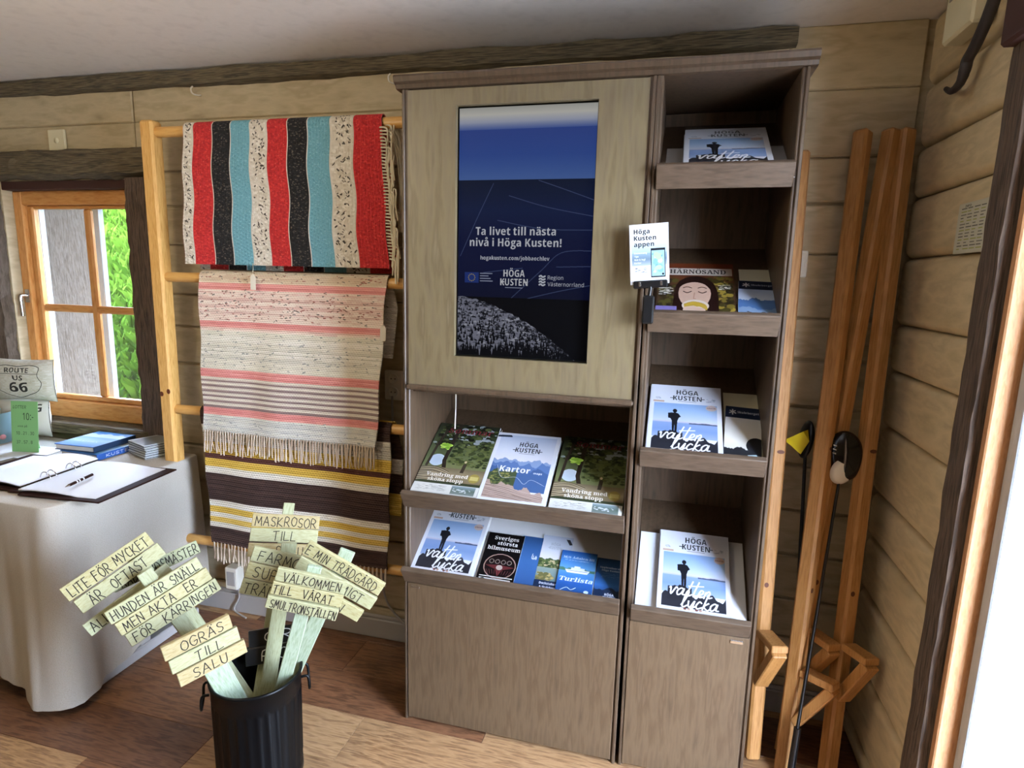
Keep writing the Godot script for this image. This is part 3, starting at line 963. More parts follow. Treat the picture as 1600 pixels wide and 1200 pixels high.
func make_signs() -> void:
	sign_post("sign of three planks reading OGRÄS TILL SALU on a pale green stake", Vector3(-1.159, 0.489, 0.882), Vector3(-1.075, 0.03, 0.745), -8.5,
		[[-0.008, 0.043, 0.172, 0.043, "OGRÄS", 0.62, 0.01], [0, -0.004, 0.176, 0.043, "TILL", 0.4, 0.008], [0.008, -0.052, 0.176, 0.043, "SALU", 0.5, -0.008]], 0.03, 0.062, true, 2)
	sign_post("sign of three planks reading HUNDEN ÄR SNÄLL MEN AKTA ER FÖR KÄRRINGEN", Vector3(-1.318, 0.582, 0.843), Vector3(-1.03, 0.03, 0.73), -4,
		[[-0.006, 0.041, 0.25, 0.039, "HUNDEN ÄR SNÄLL", 0.92, 0.0], [0, 0, 0.25, 0.039, "MEN AKTA  ER", 0.78, -0.014], [0.006, -0.041, 0.25, 0.039, "FÖR  KÄRRINGEN", 0.9, 0.002]], 0.1, 0.04, false, 1)
	sign_post("sign with a single low plank starting with the letters ALL", Vector3(-1.384, 0.588, 0.815), Vector3(-1.03, 0.03, 0.735), 3,
		[[-0.055, 0.022, 0.24, 0.04, "ALL", 0.2, -0.085]], 0.0, 0.03, false, 3)
	sign_post("sign with two planks reading LITE FÖR MYCKET ÄR OFTAST", Vector3(-1.37, 0.579, 0.806), Vector3(-1.03, 0.03, 0.725), 2,
		[[-0.055, 0.147, 0.236, 0.043, "LITE FÖR MYCKET", 0.9, 0.0], [-0.049, 0.1, 0.236, 0.043, "ÄR  OFTAST", 0.66, -0.01]], 0.14, 0.04, false, 0)
	sign_post("sign plank reading TRÄDGÅRDSMÄSTER half hidden by a stake end", Vector3(-1.418, 0.634, 0.766), Vector3(-1.03, 0.03, 0.715), -9,
		[[0, 0, 0.235, 0.04, "TRÄDGÅRDSMÄSTER", 0.95, 0.0]], 0.03, 0.04, false, 3)
	sign_post("sign of planks reading MASKROSOR TILL, tallest of the bunch", Vector3(-1.141, 0.693, 0.536), Vector3(-1.12, 0.03, 0.80), 1.5,
		[[0, 0.022, 0.203, 0.042, "MASKROSOR", 0.9, 0.0], [0, -0.022, 0.203, 0.042, "TILL", 0.34, 0.0], [0, -0.068, 0.203, 0.042, "SALU", 0.4, 0.02]], 0.08, 0.034, false, 2)
	sign_post("sign of three planks starting FARMOR SUP TRÄD behind the welcome sign", Vector3(-1.075, 0.591, 0.643), Vector3(-1.115, 0.03, 0.76), -10,
		[[-0.01, 0.049, 0.2, 0.045, "FARMOR", 0.72, -0.008], [-0.01, 0, 0.2, 0.045, "SUPER", 0.6, -0.02], [-0.01, -0.049, 0.2, 0.045, "TRÄDGÅRD", 0.9, 0.0]], 0.1, 0.045, false, 1)
	sign_post("sign of three pale planks reading VÄLKOMMEN TILL VÅRAT SMULTRONSTÄLLEN", Vector3(-0.932, 0.611, 0.739), Vector3(-1.10, 0.03, 0.76), -2,
		[[0, 0.043, 0.193, 0.04, "VÄLKOMMEN", 0.82, 0.004], [0, 0, 0.196, 0.04, "TILL  VÅRAT", 0.84, -0.01], [-0.002, -0.047, 0.198, 0.038, "SMULTRONSTÄLLEN", 0.92, 0.004]], 0.08, 0.04, true, 1)
	sign_post("sign of three slanting planks reading MIN TRÄDGÅRD at the top", Vector3(-0.889, 0.635, 0.65), Vector3(-1.14, 0.03, 0.73), -9,
		[[0.008, 0.024, 0.255, 0.043, "E MIN TRÄDGÅRD", 0.9, -0.006], [0.012, -0.028, 0.255, 0.043, "MIGT", 0.27, 0.055], [0, -0.082, 0.255, 0.04, "UTEN", 0.42, 0.015]], 0.07, 0.045, true, 0)
	# black board with white lettering, deep in the bin
	var P := Vector3(-1.105, 0.33, 0.665)
	var B := Vector3(-1.10, 0.03, 0.78)
	var u := (P - B).normalized()
	var n := (EYE - P)
	n = (n - u * n.dot(u)).normalized()
	var t := thing("garden_sign", "black painted sign board with white lettering low in the bin", "sign", Vector3.ZERO, 0.0, "garden signs in the black bin")
	t.transform = Transform3D(Basis(u.cross(n), u, n), B)
	part(t, "stake", box(Vector3(0.03, 0.34, 0.012), 0.002), M.stake, Vector3(0, 0.17, -0.014))
	for k in 2:
		var pl := part(t, "plank", box(Vector3(0.17, 0.05, 0.012), 0.002), M.black, Vector3(0, 0.335 + k * 0.053, 0), Vector3(0, 0, 0.2))
		part(pl, "lettering", lettering(["RO", "OR"][k], 0.03, 0.08, 0.003), M.white_ink, Vector3(0, 0, 0.0066))

func make_bin() -> void:
	var t := thing("waste_bin", "black ribbed metal bin holding the wooden garden signs", "bin", Vector3(-1.105, 0, 0.751))
	var prof := [Vector2(0.0, 0.004), Vector2(0.112, 0.004), Vector2(0.118, 0.0), Vector2(0.122, 0.006), Vector2(0.121, 0.03), Vector2(0.119, 0.034), Vector2(0.119, 0.05), Vector2(0.121, 0.27), Vector2(0.121, 0.282), Vector2(0.124, 0.29), Vector2(0.124, 0.335),
		Vector2(0.129, 0.338), Vector2(0.129, 0.346), Vector2(0.123, 0.346), Vector2(0.119, 0.33), Vector2(0.114, 0.02), Vector2(0.0, 0.014)]
	part(t, "body", lathe(prof, 112, 0.0028, 0.045, 0.275, 28), M.enamel)
	for a in [-0.62, PI - 0.62]:
		var c := Vector3(cos(a), 0, sin(a))
		var s := Vector3(-sin(a), 0, cos(a))
		var pts := [c * 0.123 + s * 0.03 + Vector3.UP * 0.315, c * 0.142 + s * 0.03 + Vector3.UP * 0.312, c * 0.146 + s * 0.026 + Vector3.UP * 0.27, c * 0.146 - s * 0.026 + Vector3.UP * 0.27, c * 0.142 - s * 0.03 + Vector3.UP * 0.312, c * 0.123 - s * 0.03 + Vector3.UP * 0.315]
		part(t, "handle", tube(smooth(pts, 4), [0.004], 8), M.enamel)

# ------------------------------------------------------------------ room shell
func make_room() -> void:
	# floor planks in rows of 0.2 m along x
	var f := struct_root("floor")
	slab(f, "subfloor", M.floor[1], -4.3, 0.8, -0.12, -0.009, -0.4, 4.9, 0.0005)
	var joints := {0: [-3.3, -2.2, -1.123, 0.1], 1: [-2.75, -1.6, -0.5], 2: [-3.4, -2.2, -1.36, -0.922, 0.2], 3: [-2.6, -1.352, -0.2], 4: [-3.0, -1.655, -0.7]}
	var order := [1, 3, 0, 4, 2, 1, 0, 3, 2, 4]
	var cache := {}
	for row in range(-1, 12):
		var z0 := 0.05 + row * 0.2
		var js: Array = joints[((row % 5) + 5) % 5].duplicate()
		js.push_front(-4.2)
		js.append(0.72)
		for i in range(js.size() - 1):
			var x0: float = js[i]
			var x1: float = js[i + 1]
			var tone: int = order[(row * 3 + i * 2 + 30) % order.size()]
			if row == 2 and i == 3: tone = 4
			if row == 2 and i == 4: tone = 2
			if row == 3 and i == 2: tone = 2
			if row == 3 and i == 1: tone = 3
			if row == 0: tone = [3, 1, 0, 1, 3, 0][i]
			if row == 1: tone = [0, 1, 0, 2, 1][i]
			var key := "%.3f" % (x1 - x0)
			if not cache.has(key):
				cache[key] = box(Vector3(x1 - x0 - 0.0012, 0.009, 0.1988), 0.0008)
			part(f, "plank", cache[key], M.floor[tone], Vector3((x0 + x1) / 2, -0.0045, z0 + 0.1))
	slab(f, "far_boards", M.floor[1], -4.2, 0.72, -0.009, 0.0, 2.45, 4.7, 0.0005)
	# ceiling
	var c := struct_root("ceiling")
	slab(c, "ceiling_board", M.plaster, -4.4, 0.9, 2.262, 2.4, -0.4, 4.9, 0.001)
	# back wall with the window opening x -2.9..-2.2, y 0.8..1.85
	var wb := struct_root("wall_back")
	slab(wb, "core", M.wall, -4.4, -2.92, 0, 2.262, -0.35, -0.014, 0.001)
	slab(wb, "core", M.wall, -2.19, 0.9, 0, 2.262, -0.35, -0.014, 0.001)
	slab(wb, "core", M.wall, -2.92, -2.19, 0, 0.79, -0.35, -0.014, 0.001)
	slab(wb, "core", M.wall, -2.92, -2.19, 1.86, 2.262, -0.35, -0.014, 0.001)
	var seams := [0.0, 0.13, 0.285, 0.428, 0.59, 0.748, 0.908, 1.105, 1.261, 1.398, 1.594, 1.75, 1.888, 2.08, 2.262]
	for i in range(seams.size() - 1):
		var y0: float = seams[i]
		var y1: float = seams[i + 1]
		var gap: float = 0.0012 if i in [9, 12, 13] else 0.010
		var ends := [[-4.2, -2.92], [-2.19, -1.1], [-1.1, 0.665]]
		if y0 >= 1.86 or y1 <= 0.79:
			ends = [[-4.2, -2.155], [-2.152, 0.3], [0.3, 0.665]]
		elif y1 > 1.86 and y0 < 1.86:
			pass
		for e in ends:
			slab(wb, "board", M.wall, e[0] + 0.0008, e[1] - 0.0008, y0 + gap / 2, y1 - gap / 2, -0.014, rng.randf_range(-0.001, 0.002), 0.007)
	# reveals of the window
	slab(wb, "reveal", M.wall, -2.915, -2.9, 0.79, 1.86, -0.075, 0.0, 0.002)
	slab(wb, "reveal", M.weathered, -2.93, -2.905, 0.79, 1.86, -0.43, -0.08, 0.004)
	slab(wb, "reveal", M.weathered, -2.2, -2.185, 0.79, 1.86, -0.35, -0.02, 0.004)
	# right wall of rounded logs up to the door post
	var wr := struct_root("wall_right")
	slab(wr, "core", M.wall_log, 0.7, 0.9, 0, 2.262, -0.014, 0.7, 0.001)
	slab(wr, "core", M.wall_log, 0.7, 0.9, 0, 2.262, 1.62, 4.9, 0.001)
	slab(wr, "core", M.wall_log, 0.7, 0.9, 2.02, 2.262, 0.7, 1.62, 0.001)
	var rs := [0.0, 0.067, 0.294, 0.523, 0.705, 0.853, 1.069, 1.244, 1.387, 1.585, 1.758, 1.90, 2.07, 2.262]
	for i in range(rs.size() - 1):
		part(wr, "log", log_mesh(rs[i], rs[i + 1], 0.012, 0.69), M.wall_log)
		part(wr, "log", log_mesh(rs[i], rs[i + 1], 1.64, 4.7), M.wall_log)
	# unseen walls close the room
	var wl := struct_root("wall_left")
	for s in [[-0.35, 4.9, 0.0, 2.262]]:
		slab(wl, "boarding", M.wall, -4.4, -4.2, s[2], s[3], s[0], s[1], 0.001)
	var wf := struct_root("wall_front")
	for s in [[-4.4, 0.9, 0.0, 2.262]]:
		slab(wf, "boarding", M.wall, s[0], s[1], s[2], s[3], 4.7, 4.9, 0.001)
	# dark beam under the ceiling, skirting
	var tb := struct_root("trim_1")
	part(tb, "beam", rough_beam(-4.2, 0.313, 2.198, 2.262, 0.001, 0.03), M.old_x)
	var bb := struct_root("baseboard_back")
	slab(bb, "skirting", M.grey_paint, -4.2, 0.66, 0.0, 0.085, 0.003, 0.022, 0.004)
	slab(bb, "skirting_cap", M.grey_paint, -4.2, 0.66, 0.085, 0.1, 0.003, 0.014, 0.003)

func log_mesh(y0: float, y1: float, z0: float, z1: float) -> ArrayMesh:
	# a squared log lying along z, its face towards the room (-x) rounded at the seams
	var st := new_st()
	var prof := []
	var h := y1 - y0
	var g := 0.0015
	var r: float = min(0.03, h * 0.3)
	for k in 6:
		var a := PI / 2 * k / 5
		prof.append(Vector2(0.67 + 0.022 * (1 - sin(a)), y0 + g + r * (1 - cos(a))))
	for k in 6:
		var a := PI / 2 * (5 - k) / 5
		prof.append(Vector2(0.67 + 0.022 * (1 - sin(a)), y1 - g - r * (1 - cos(a))))
	prof.append(Vector2(0.71, y1 - g))
	prof.append(Vector2(0.71, y0 + g))
	var n := prof.size()
	var inset := [[z0, 0.012], [z0 + 0.02, 0.0], [z1, 0.0]]
	st.set_smooth_group(1)
	for s in 2:
		for k in n - 2:
			var v := []
			for q in [[s, k], [s, k + 1], [s + 1, k + 1], [s + 1, k]]:
				var p: Vector2 = prof[q[1]]
				var i: float = inset[q[0]][1]
				v.append(Vector3(p.x + i, clampf(p.y, y0 + g + i, y1 - g - i), inset[q[0]][0]))
			quad(st, v[0], v[1], v[2], v[3])
	st.set_smooth_group(-1)
	for e in [0, 2]:
		var pts := []
		for p in prof:
			var i: float = inset[e][1]
			pts.append(Vector3(p.x + i * (1 if p.x < 0.7 else 0), clampf(p.y, y0 + g + i, y1 - g - i), inset[e][0]))
		hull_faces(st, Vector3(0.69, (y0 + y1) / 2, (z0 + z1) / 2), [pts])
	return done(st)

func rough_beam(x0: float, x1: float, y0: float, y1: float, z0: float, z1: float, along := 0, n := 60, wob := 0.006) -> ArrayMesh:
	# hewn timber: a box whose long edges wander; along 0 = x, 1 = y
	var nz := FastNoiseLite.new()
	nz.seed = int(x0 * 100) + int(y0 * 37) + 5
	nz.frequency = 1.6
	var st := new_st()
	var rings := []
	var centre := Vector3((x0 + x1) / 2, (y0 + y1) / 2, (z0 + z1) / 2)
	for k in n + 1:
		var t := float(k) / n
		var ring := []
		var spec := [[0, 0], [0.12, 1], [0.5, 1.06], [0.88, 1], [1, 0]]
		for q in spec.size():
			var p: float = spec[q][0]
			var d: float = spec[q][1]
			var w1 := nz.get_noise_2d(t * 9.0, q * 7.0) * wob * 2.0
			var w2 := nz.get_noise_2d(t * 9.0 + 50.0, q * 7.0) * wob
			if along == 0:
				ring.append(Vector3(lerp(x0, x1, t), lerp(y0, y1, p) + (w1 if q != 4 else minf(w1, 0.0)), lerp(z0, z1, d) + w2 * d))
			elif along == 1:
				ring.append(Vector3(lerp(x0, x1, p) + w1, lerp(y0, y1, t), lerp(z0, z1, d) + w2 * d))
			else:
				ring.append(Vector3(lerp(x1, x0, d) + w2 * d, lerp(y0, y1, t), lerp(z0, z1, p) + w1))
		rings.append(ring)
	for k in n:
		for q in 5:
			var q2 := (q + 1) % 5
			var a: Vector3 = rings[k][q]
			var b: Vector3 = rings[k + 1][q]
			var c: Vector3 = rings[k + 1][q2]
			var d: Vector3 = rings[k][q2]
			hull_faces(st, centre.lerp((a + b + c + d) / 4, 0.0) if false else (rings[k][0] + rings[k][4] + rings[k][2]) / 3.0, [[a, b, c, d]])
	hull_faces(st, centre, [rings[0], rings[n]])
	return done(st)

func make_window() -> void:
	var w := struct_root("window_1")
	# dark hewn timbers round the opening
	part(w, "lintel_timber", rough_beam(-4.2, -2.045, 1.862, 1.985, 0.002, 0.055), M.old_x)
	part(w, "post_timber", rough_beam(-2.195, -2.06, 0.72, 1.858, 0.002, 0.05, 1, 40), M.old_y)
	part(w, "post_timber", rough_beam(-3.04, -2.905, 0.72, 1.858, 0.002, 0.04, 1, 40), M.weathered)
	slab(w, "sill", M.old_x, -2.95, -2.15, 0.752, 0.8, -0.075, 0.06, 0.006)
	slab(w, "head_lining", M.red_brown, -2.9, -2.2, 1.825, 1.86, -0.09, 0.0, 0.002)
	# oiled pine frame and sash at z -0.05
	var zf := -0.045
	slab(w, "frame_head", M.frame_x, -2.9, -2.2, 1.765, 1.828, zf - 0.05, zf, 0.004)
	slab(w, "frame_sill", M.frame_x, -2.9, -2.2, 0.8, 0.882, zf - 0.05, zf + 0.006, 0.005)
	slab(w, "frame_stile", M.frame, -2.9, -2.85, 0.8, 1.825, zf - 0.05, zf + 0.002, 0.004)
	slab(w, "frame_stile", M.frame, -2.25, -2.2, 0.8, 1.825, zf - 0.05, zf, 0.004)
	var zs := -0.062
	slab(w, "sash_stile", M.frame, -2.85, -2.815, 0.882, 1.765, zs - 0.03, zs, 0.006)
	slab(w, "sash_stile", M.frame, -2.272, -2.25, 0.882, 1.765, zs - 0.03, zs, 0.006)
	slab(w, "sash_rail", M.frame_x, -2.815, -2.272, 1.75, 1.765, zs - 0.03, zs, 0.004)
	slab(w, "sash_rail", M.frame_x, -2.815, -2.272, 0.882, 0.905, zs - 0.03, zs, 0.004)
	slab(w, "mullion", M.frame, -2.535, -2.498, 0.905, 1.75, zs - 0.028, zs - 0.002, 0.008)
	slab(w, "glazing_bar", M.frame_x, -2.815, -2.272, 1.292, 1.325, zs - 0.028, zs - 0.003, 0.008)
	for p in [[-2.815, -2.535], [-2.498, -2.272]]:
		for q in [[0.905, 1.292], [1.325, 1.75]]:
			slab(w, "pane", M.glass, p[0], p[1], q[0], q[1], zs - 0.02, zs - 0.016, 0.0004)
	# outer casement seen through the glass
	slab(w, "outer_stile", M.leaf_paint, -2.9, -2.868, 0.83, 1.83, -0.16, -0.13, 0.003)
	slab(w, "outer_mullion", M.leaf_paint, -2.56, -2.525, 0.83, 1.83, -0.16, -0.13, 0.003)
	slab(w, "outer_stile", M.leaf_paint, -2.235, -2.2, 0.83, 1.83, -0.16, -0.13, 0.003)
	slab(w, "stop_block", M.red_brown, -2.84, -2.8, 0.883, 0.915, zs - 0.0, zs + 0.02, 0.002)
	var h := part(w, "handle", tube(smooth([Vector3(-2.872, 1.36, -0.04), Vector3(-2.872, 1.362, -0.012), Vector3(-2.868, 1.345, -0.004), Vector3(-2.866, 1.27, -0.006)], 4), [0.009, 0.009, 0.009, 0.009, 0.009, 0.008], 10), M.chrome)
	part(h, "escutcheon", box(Vector3(0.024, 0.06, 0.006), 0.002), M.chrome, Vector3(-2.872, 1.36, -0.0405))

func make_door() -> void:
	var d := struct_root("door_1")
	part(d, "post_timber", rough_beam(0.628, 0.71, 0.0, 2.0, 0.59, 0.69, 2, 44, 0.004), M.old_y)
	slab(d, "jamb_board", M.jamb, 0.645, 0.72, 0.0, 2.0, 0.69, 0.712, 0.003)
	slab(d, "jamb_board", M.jamb, 0.645, 0.9, 0.0, 2.0, 1.6, 1.62, 0.003)
	slab(d, "lintel_timber", M.red_brown, 0.6, 0.74, 1.975, 2.1, 0.612, 1.75, 0.006)
	slab(d, "threshold", M.old_x, 0.68, 0.95, 0.0, 0.02, 0.712, 1.6, 0.004)
	slab(d, "leaf", M.leaf_paint, 0.683, 1.62, 0.015, 1.97, 0.714, 0.75, 0.003)

# ------------------------------------------------------------------ outdoors
func make_outdoors() -> void:
	var hill := func(u: float, v: float) -> Vector3:
		var z: float = lerp(-30.0, -0.36, v)
		var x: float = lerp(-45.0, 14.0, u)
		var dz := -z - 0.36
		return Vector3(x, minf(-0.1 + dz * 0.5, 2.9 + dz * 0.1) + 0.06 * sin(x * 0.9) * minf(dz * 0.3, 1.0), z)
	var grass := grain(hexes(["#2f5a16", "#4d7f22", "#5c9030", "#3c6a1b", "#74a540"], 0.08), Vector3(0.9, 0.9, 0.9), 0.95, 0.05, 71, 0.0, true)
	grass.metallic_specular = 0.05
	var g := part(self, "grass_bank", grid(60, 60, hill), grass)
	meta(g, "green grassy bank rising outside the window", "bank")
	var gravel := grain(hexes(["#8d8780", "#a8a29a", "#b5afa6", "#9a948c"]), Vector3(2, 2, 2), 0.95, 0.08, 72, 4.0, true)
	for q in [[-24.0, 24.0, 4.9, 30.0], [0.92, 24.0, -0.36, 4.9], [-24.0, -4.42, -0.36, 4.9]]:  # unseen ground, added as pale gravel to bounce daylight up to the ceiling
		var yd := slab(self, "added_bounce_yard", gravel, q[0], q[1], -0.3, -0.16, q[2], q[3], 0.01)
		meta(yd, ["pale gravel added in front of the house to bounce daylight", "pale gravel added outside the open door to bounce daylight indoors", "pale gravel added beyond the end wall to bounce daylight"][[30.0, 24.0, -4.42].find(q[3] if q[3] > 20.0 else q[1])], "yard")
	var eave := slab(self, "added_eave", M.old_x, -6.0, 1.6, 2.42, 2.5, -1.15, -0.2, 0.01)  # unseen overhang added to keep sky light off the window reveal and grass
	meta(eave, "dark boarded eave added over the window to block sky light", "roof")
	var canopy := slab(self, "added_canopy", M.old_x, 0.92, 1.55, 2.2, 2.26, 0.5, 1.8, 0.008)  # unseen, added to cut the sky light falling on the white leaf
	meta(canopy, "small dark canopy added over the open door to shade its leaf", "roof")
	# blades on the part of the bank seen through the panes
	var st := new_st()
	for k in 7:
		var a := rng.randf() * TAU
		var lean := Vector3(cos(a), 0, sin(a)) * rng.randf_range(0.3, 0.9)
		var s := Vector3(-sin(a), 0, cos(a)) * 0.09
		var b := Vector3(rng.randf_range(-0.4, 0.4), 0, rng.randf_range(-0.4, 0.4))
		var top := Vector3.UP * rng.randf_range(0.7, 1.2)
		st.add_vertex(b - s); st.add_vertex(b + lean * 0.4 + top * 0.7 - s * 0.6); st.add_vertex(b + s)
		st.add_vertex(b + s); st.add_vertex(b + lean * 0.4 + top * 0.7 - s * 0.6); st.add_vertex(b + lean + top * 0.9)
	var tuft := done(st)
	var mm := MultiMesh.new()
	mm.transform_format = MultiMesh.TRANSFORM_3D
	mm.use_colors = true
	mm.mesh = tuft
	mm.instance_count = 14000
	for i in 14000:
		var dz := 0.3 + pow(rng.randf(), 1.6) * 9.0
		var x := -(2.5 + dz) * rng.randf_range(0.45, 1.9)
		var y := minf(-0.1 + dz * 0.5, 2.9 + dz * 0.1) + 0.06 * sin(x * 0.9) * minf(dz * 0.3, 1.0)
		var s := rng.randf_range(0.1, 0.22)
		mm.set_instance_transform(i, Transform3D(Basis(Vector3.UP, rng.randf() * TAU).scaled(Vector3(s, s * rng.randf_range(0.6, 1.3), s)), Vector3(x, y - 0.01, -0.36 - dz)))
		var t := rng.randf()
		mm.set_instance_color(i, Color(0.02, 0.05, 0.004).lerp(Color(0.06, 0.11, 0.011), t))
	var mi := MultiMeshInstance3D.new()
	mi.multimesh = mm
	mi.name = "grass_blades"
	var gm := mat(Color.WHITE, 0.8)
	gm.vertex_color_use_as_albedo = true
	gm.metallic_specular = 0.05
	gm.cull_mode = BaseMaterial3D.CULL_DISABLED
	mi.material_override = gm
	add_child(mi)
	meta(mi, "long bright green grass blades on the bank", "grass")
	mi.set_meta("kind", "stuff")
	# pale gravel path over the brow of the bank
	var pts := []
	for k in 9:
		var t := k / 8.0
		var x: float = lerp(-14.0, -5.0, t)
		var dz := 5.4 - 0.75 * t
		pts.append(Vector3(x, -0.1 + dz * 0.5 + 0.06 * sin(x * 0.9) + 0.03, -0.36 - dz))
	var p := part(self, "gravel_path", tube(smooth(pts, 4), [0.13], 8, 0.4), mat(Color("#7d7872"), 0.95))
	meta(p, "pale gravel path crossing the top of the grass bank", "path")

# ------------------------------------------------------------------ cabinets
const C30 := 0.8660254
var VD := Vector3(0, 0.5, -C30)
var ND := Vector3(0, C30, 0.5)

func shelf_basis() -> Basis:
	return Basis(Vector3.RIGHT, VD, ND)

func slant_shelf(cab: Node3D, x0: float, x1: float, lx0: float, lx1: float, yb: float) -> void:
	var base := Vector3(0, yb + 0.02, 0.415)
	var b := shelf_basis()
	var st := new_st()
	add_box(st, Vector3(x1 - x0, 0.44, 0.016), base + Vector3((x0 + x1) / 2, 0, 0) + VD * 0.22 - ND * 0.008, 0.001, b)
	var s := part(cab, "slanting_shelf", done(st), M.cab)
	st = new_st()
	add_box(st, Vector3(lx1 - lx0, 0.018, 0.064), base + Vector3((lx0 + lx1) / 2, 0, 0) - VD * 0.0092 + ND * 0.014, 0.002, b)
	part(s, "shelf_lip", done(st), M.lip)

func cornice(x0: float, x1: float) -> ArrayMesh:
	var prof := [Vector2(0.405, 2.022), Vector2(0.416, 2.024), Vector2(0.42, 2.034), Vector2(0.432, 2.038), Vector2(0.436, 2.05), Vector2(0.432, 2.056), Vector2(0.0, 2.056), Vector2(0.0, 2.022)]
	var st := new_st()
	for k in prof.size():
		var a: Vector2 = prof[k]
		var b: Vector2 = prof[(k + 1) % prof.size()]
		hull_faces(st, Vector3((x0 + x1) / 2, 2.036, 0.2), [[Vector3(x0, a.y, a.x), Vector3(x1, a.y, a.x), Vector3(x1, b.y, b.x), Vector3(x0, b.y, b.x)]])
	for x in [x0, x1]:
		var e := []
		for p in prof:
			e.append(Vector3(x, p.y, p.x))
		hull_faces(st, Vector3((x0 + x1) / 2, 2.036, 0.2), [e])
	return done(st)

func make_cabinets() -> void:
	var a := thing("display_cabinet", "wide dark stained cabinet with a built in screen and two brochure shelves", "cabinet")
	slab(a, "side_panel", M.cab, -0.785, -0.766, 0.0, 2.024, 0.026, 0.41, 0.003)
	slab(a, "side_panel", M.cab, -0.092, -0.073, 0.0, 2.024, 0.026, 0.41, 0.003)
	slab(a, "back_panel", M.cab, -0.766, -0.092, 0.02, 2.02, 0.026, 0.034, 0.001)
	slab(a, "edge_bead", M.cab, -0.785, -0.777, 0.0, 2.022, 0.41, 0.416, 0.002)
	slab(a, "edge_bead", M.cab, -0.083, -0.073, 0.0, 2.022, 0.41, 0.418, 0.002)
	part(a, "cornice", cornice(-0.803, -0.068), M.cab)
	slab(a, "partition", M.cab, -0.766, -0.092, 1.14, 1.156, 0.034, 0.385, 0.001)
	var pan := CSGCombiner3D.new()
	pan.name = "screen_panel"
	var b1 := CSGBox3D.new()
	b1.size = Vector3(0.68, 0.852, 0.019)
	b1.position = Vector3(-0.429, 1.593, 0.4015)
	b1.material = M.cab_panel
	var b2 := CSGBox3D.new()
	b2.operation = CSGShape3D.OPERATION_SUBTRACTION
	b2.size = Vector3(0.402, 0.711, 0.1)
	b2.position = Vector3(-0.421, 1.618, 0.4)
	b2.material = M.cab_panel
	pan.add_child(b1)
	pan.add_child(b2)
	a.add_child(pan)
	part(a, "panel_moulding", rail_mesh(-0.772, -0.083, 1.152, 1.168, 0.402, 0.428), M.cab)
	slant_shelf(a, -0.766, -0.092, -0.783, -0.086, 0.773)
	slant_shelf(a, -0.766, -0.092, -0.783, -0.086, 0.514)
	var d := slab(a, "lower_door", M.cab_door, -0.774, -0.088, 0.012, 0.506, 0.4, 0.418, 0.002)
	part(d, "finger_pull", box(Vector3(0.03, 0.008, 0.004), 0.0015), M.cab, Vector3(-0.315, 0.235, 0.0095))
	slab(a, "plinth", M.cab, -0.766, -0.092, 0.0, 0.012, 0.05, 0.4, 0.001)
	part(a, "lamp_chain", tube([Vector3(-0.69, 1.14, 0.2), Vector3(-0.69, 1.05, 0.2), Vector3(-0.692, 0.98, 0.2)], [0.0022], 6), M.white_plastic)

	var c := thing("brochure_cabinet", "narrow tall dark stained cabinet with four slanting brochure shelves", "cabinet")
	slab(c, "side_panel", M.cab, -0.062, -0.044, 0.0, 2.024, 0.026, 0.41, 0.003)
	slab(c, "side_panel", M.cab, 0.284, 0.302, 0.0, 2.024, 0.026, 0.41, 0.003)
	slab(c, "back_panel", M.cab, -0.044, 0.284, 0.02, 2.02, 0.026, 0.034, 0.001)
	slab(c, "edge_bead", M.cab, -0.062, -0.053, 0.0, 2.022, 0.41, 0.416, 0.002)
	slab(c, "edge_bead", M.cab, 0.293, 0.302, 0.0, 2.022, 0.41, 0.416, 0.002)
	part(c, "cornice", cornice(-0.067, 0.318), M.cab)
	c.rotation.z = 0.0054
	for y in [1.743, 1.367, 0.984, 0.506]:
		slant_shelf(c, -0.044, 0.284, -0.05, 0.283, y)
	var d2 := slab(c, "lower_door", M.cab_door, -0.052, 0.287, 0.012, 0.498, 0.4, 0.418, 0.002)
	part(d2, "finger_pull", box(Vector3(0.036, 0.011, 0.006), 0.003), M.chrome, Vector3(0.135, 0.228, 0.0105))
	slab(c, "plinth", M.cab, -0.044, 0.284, 0.0, 0.012, 0.05, 0.4, 0.001)

	var s := thing("information_screen", "upright information screen with blue advertisement set into the cabinet", "screen", Vector3(-0.421, 1.618, 0.375))
	part(s, "housing", box(Vector3(0.4, 0.709, 0.03), 0.002), M.black)
	var sm := mat(Color("#050506"), 0.25)
	var tex := ImageTexture.create_from_image(screen_picture())
	sm.metallic_specular = 0.2
	sm.emission_enabled = true
	sm.emission_texture = tex
	sm.emission = Color.BLACK
	sm.emission_energy_multiplier = 0.85
	var q := QuadMesh.new()
	q.size = Vector2(0.394, 0.703)
	part(s, "screen_display", q, sm, Vector3(0, 0, 0.0156))

func rail_mesh(x0: float, x1: float, y0: float, y1: float, z0: float, z1: float) -> ArrayMesh:
	return box(Vector3(x1 - x0, y1 - y0, z1 - z0), 0.005, Vector3((x0 + x1) / 2, (y0 + y1) / 2, (z0 + z1) / 2))

# ------------------------------------------------------------------ printed matter
func brochure(label: String, group: String, yb: float, xc: float, v0: float, up: float, w: float, h: float, th: float, cover: Material, turn := 0.0, called := "brochure", category := "brochure") -> Node3D:
	var t := thing(called, label, category, Vector3.ZERO, 0.0, group)
	var b := shelf_basis().rotated(ND, turn)
	t.transform = Transform3D(b, Vector3(xc, yb + 0.02, 0.415) + VD * (v0 + h / 2) + ND * (up + th / 2))
	part(t, "pages", box(Vector3(w, h, th), 0.0003), M.paper_edge)
	var q := QuadMesh.new()
	q.size = Vector2(w, h)
	part(t, "cover", q, cover, Vector3(0, 0, th / 2 + 0.0004))
	return t

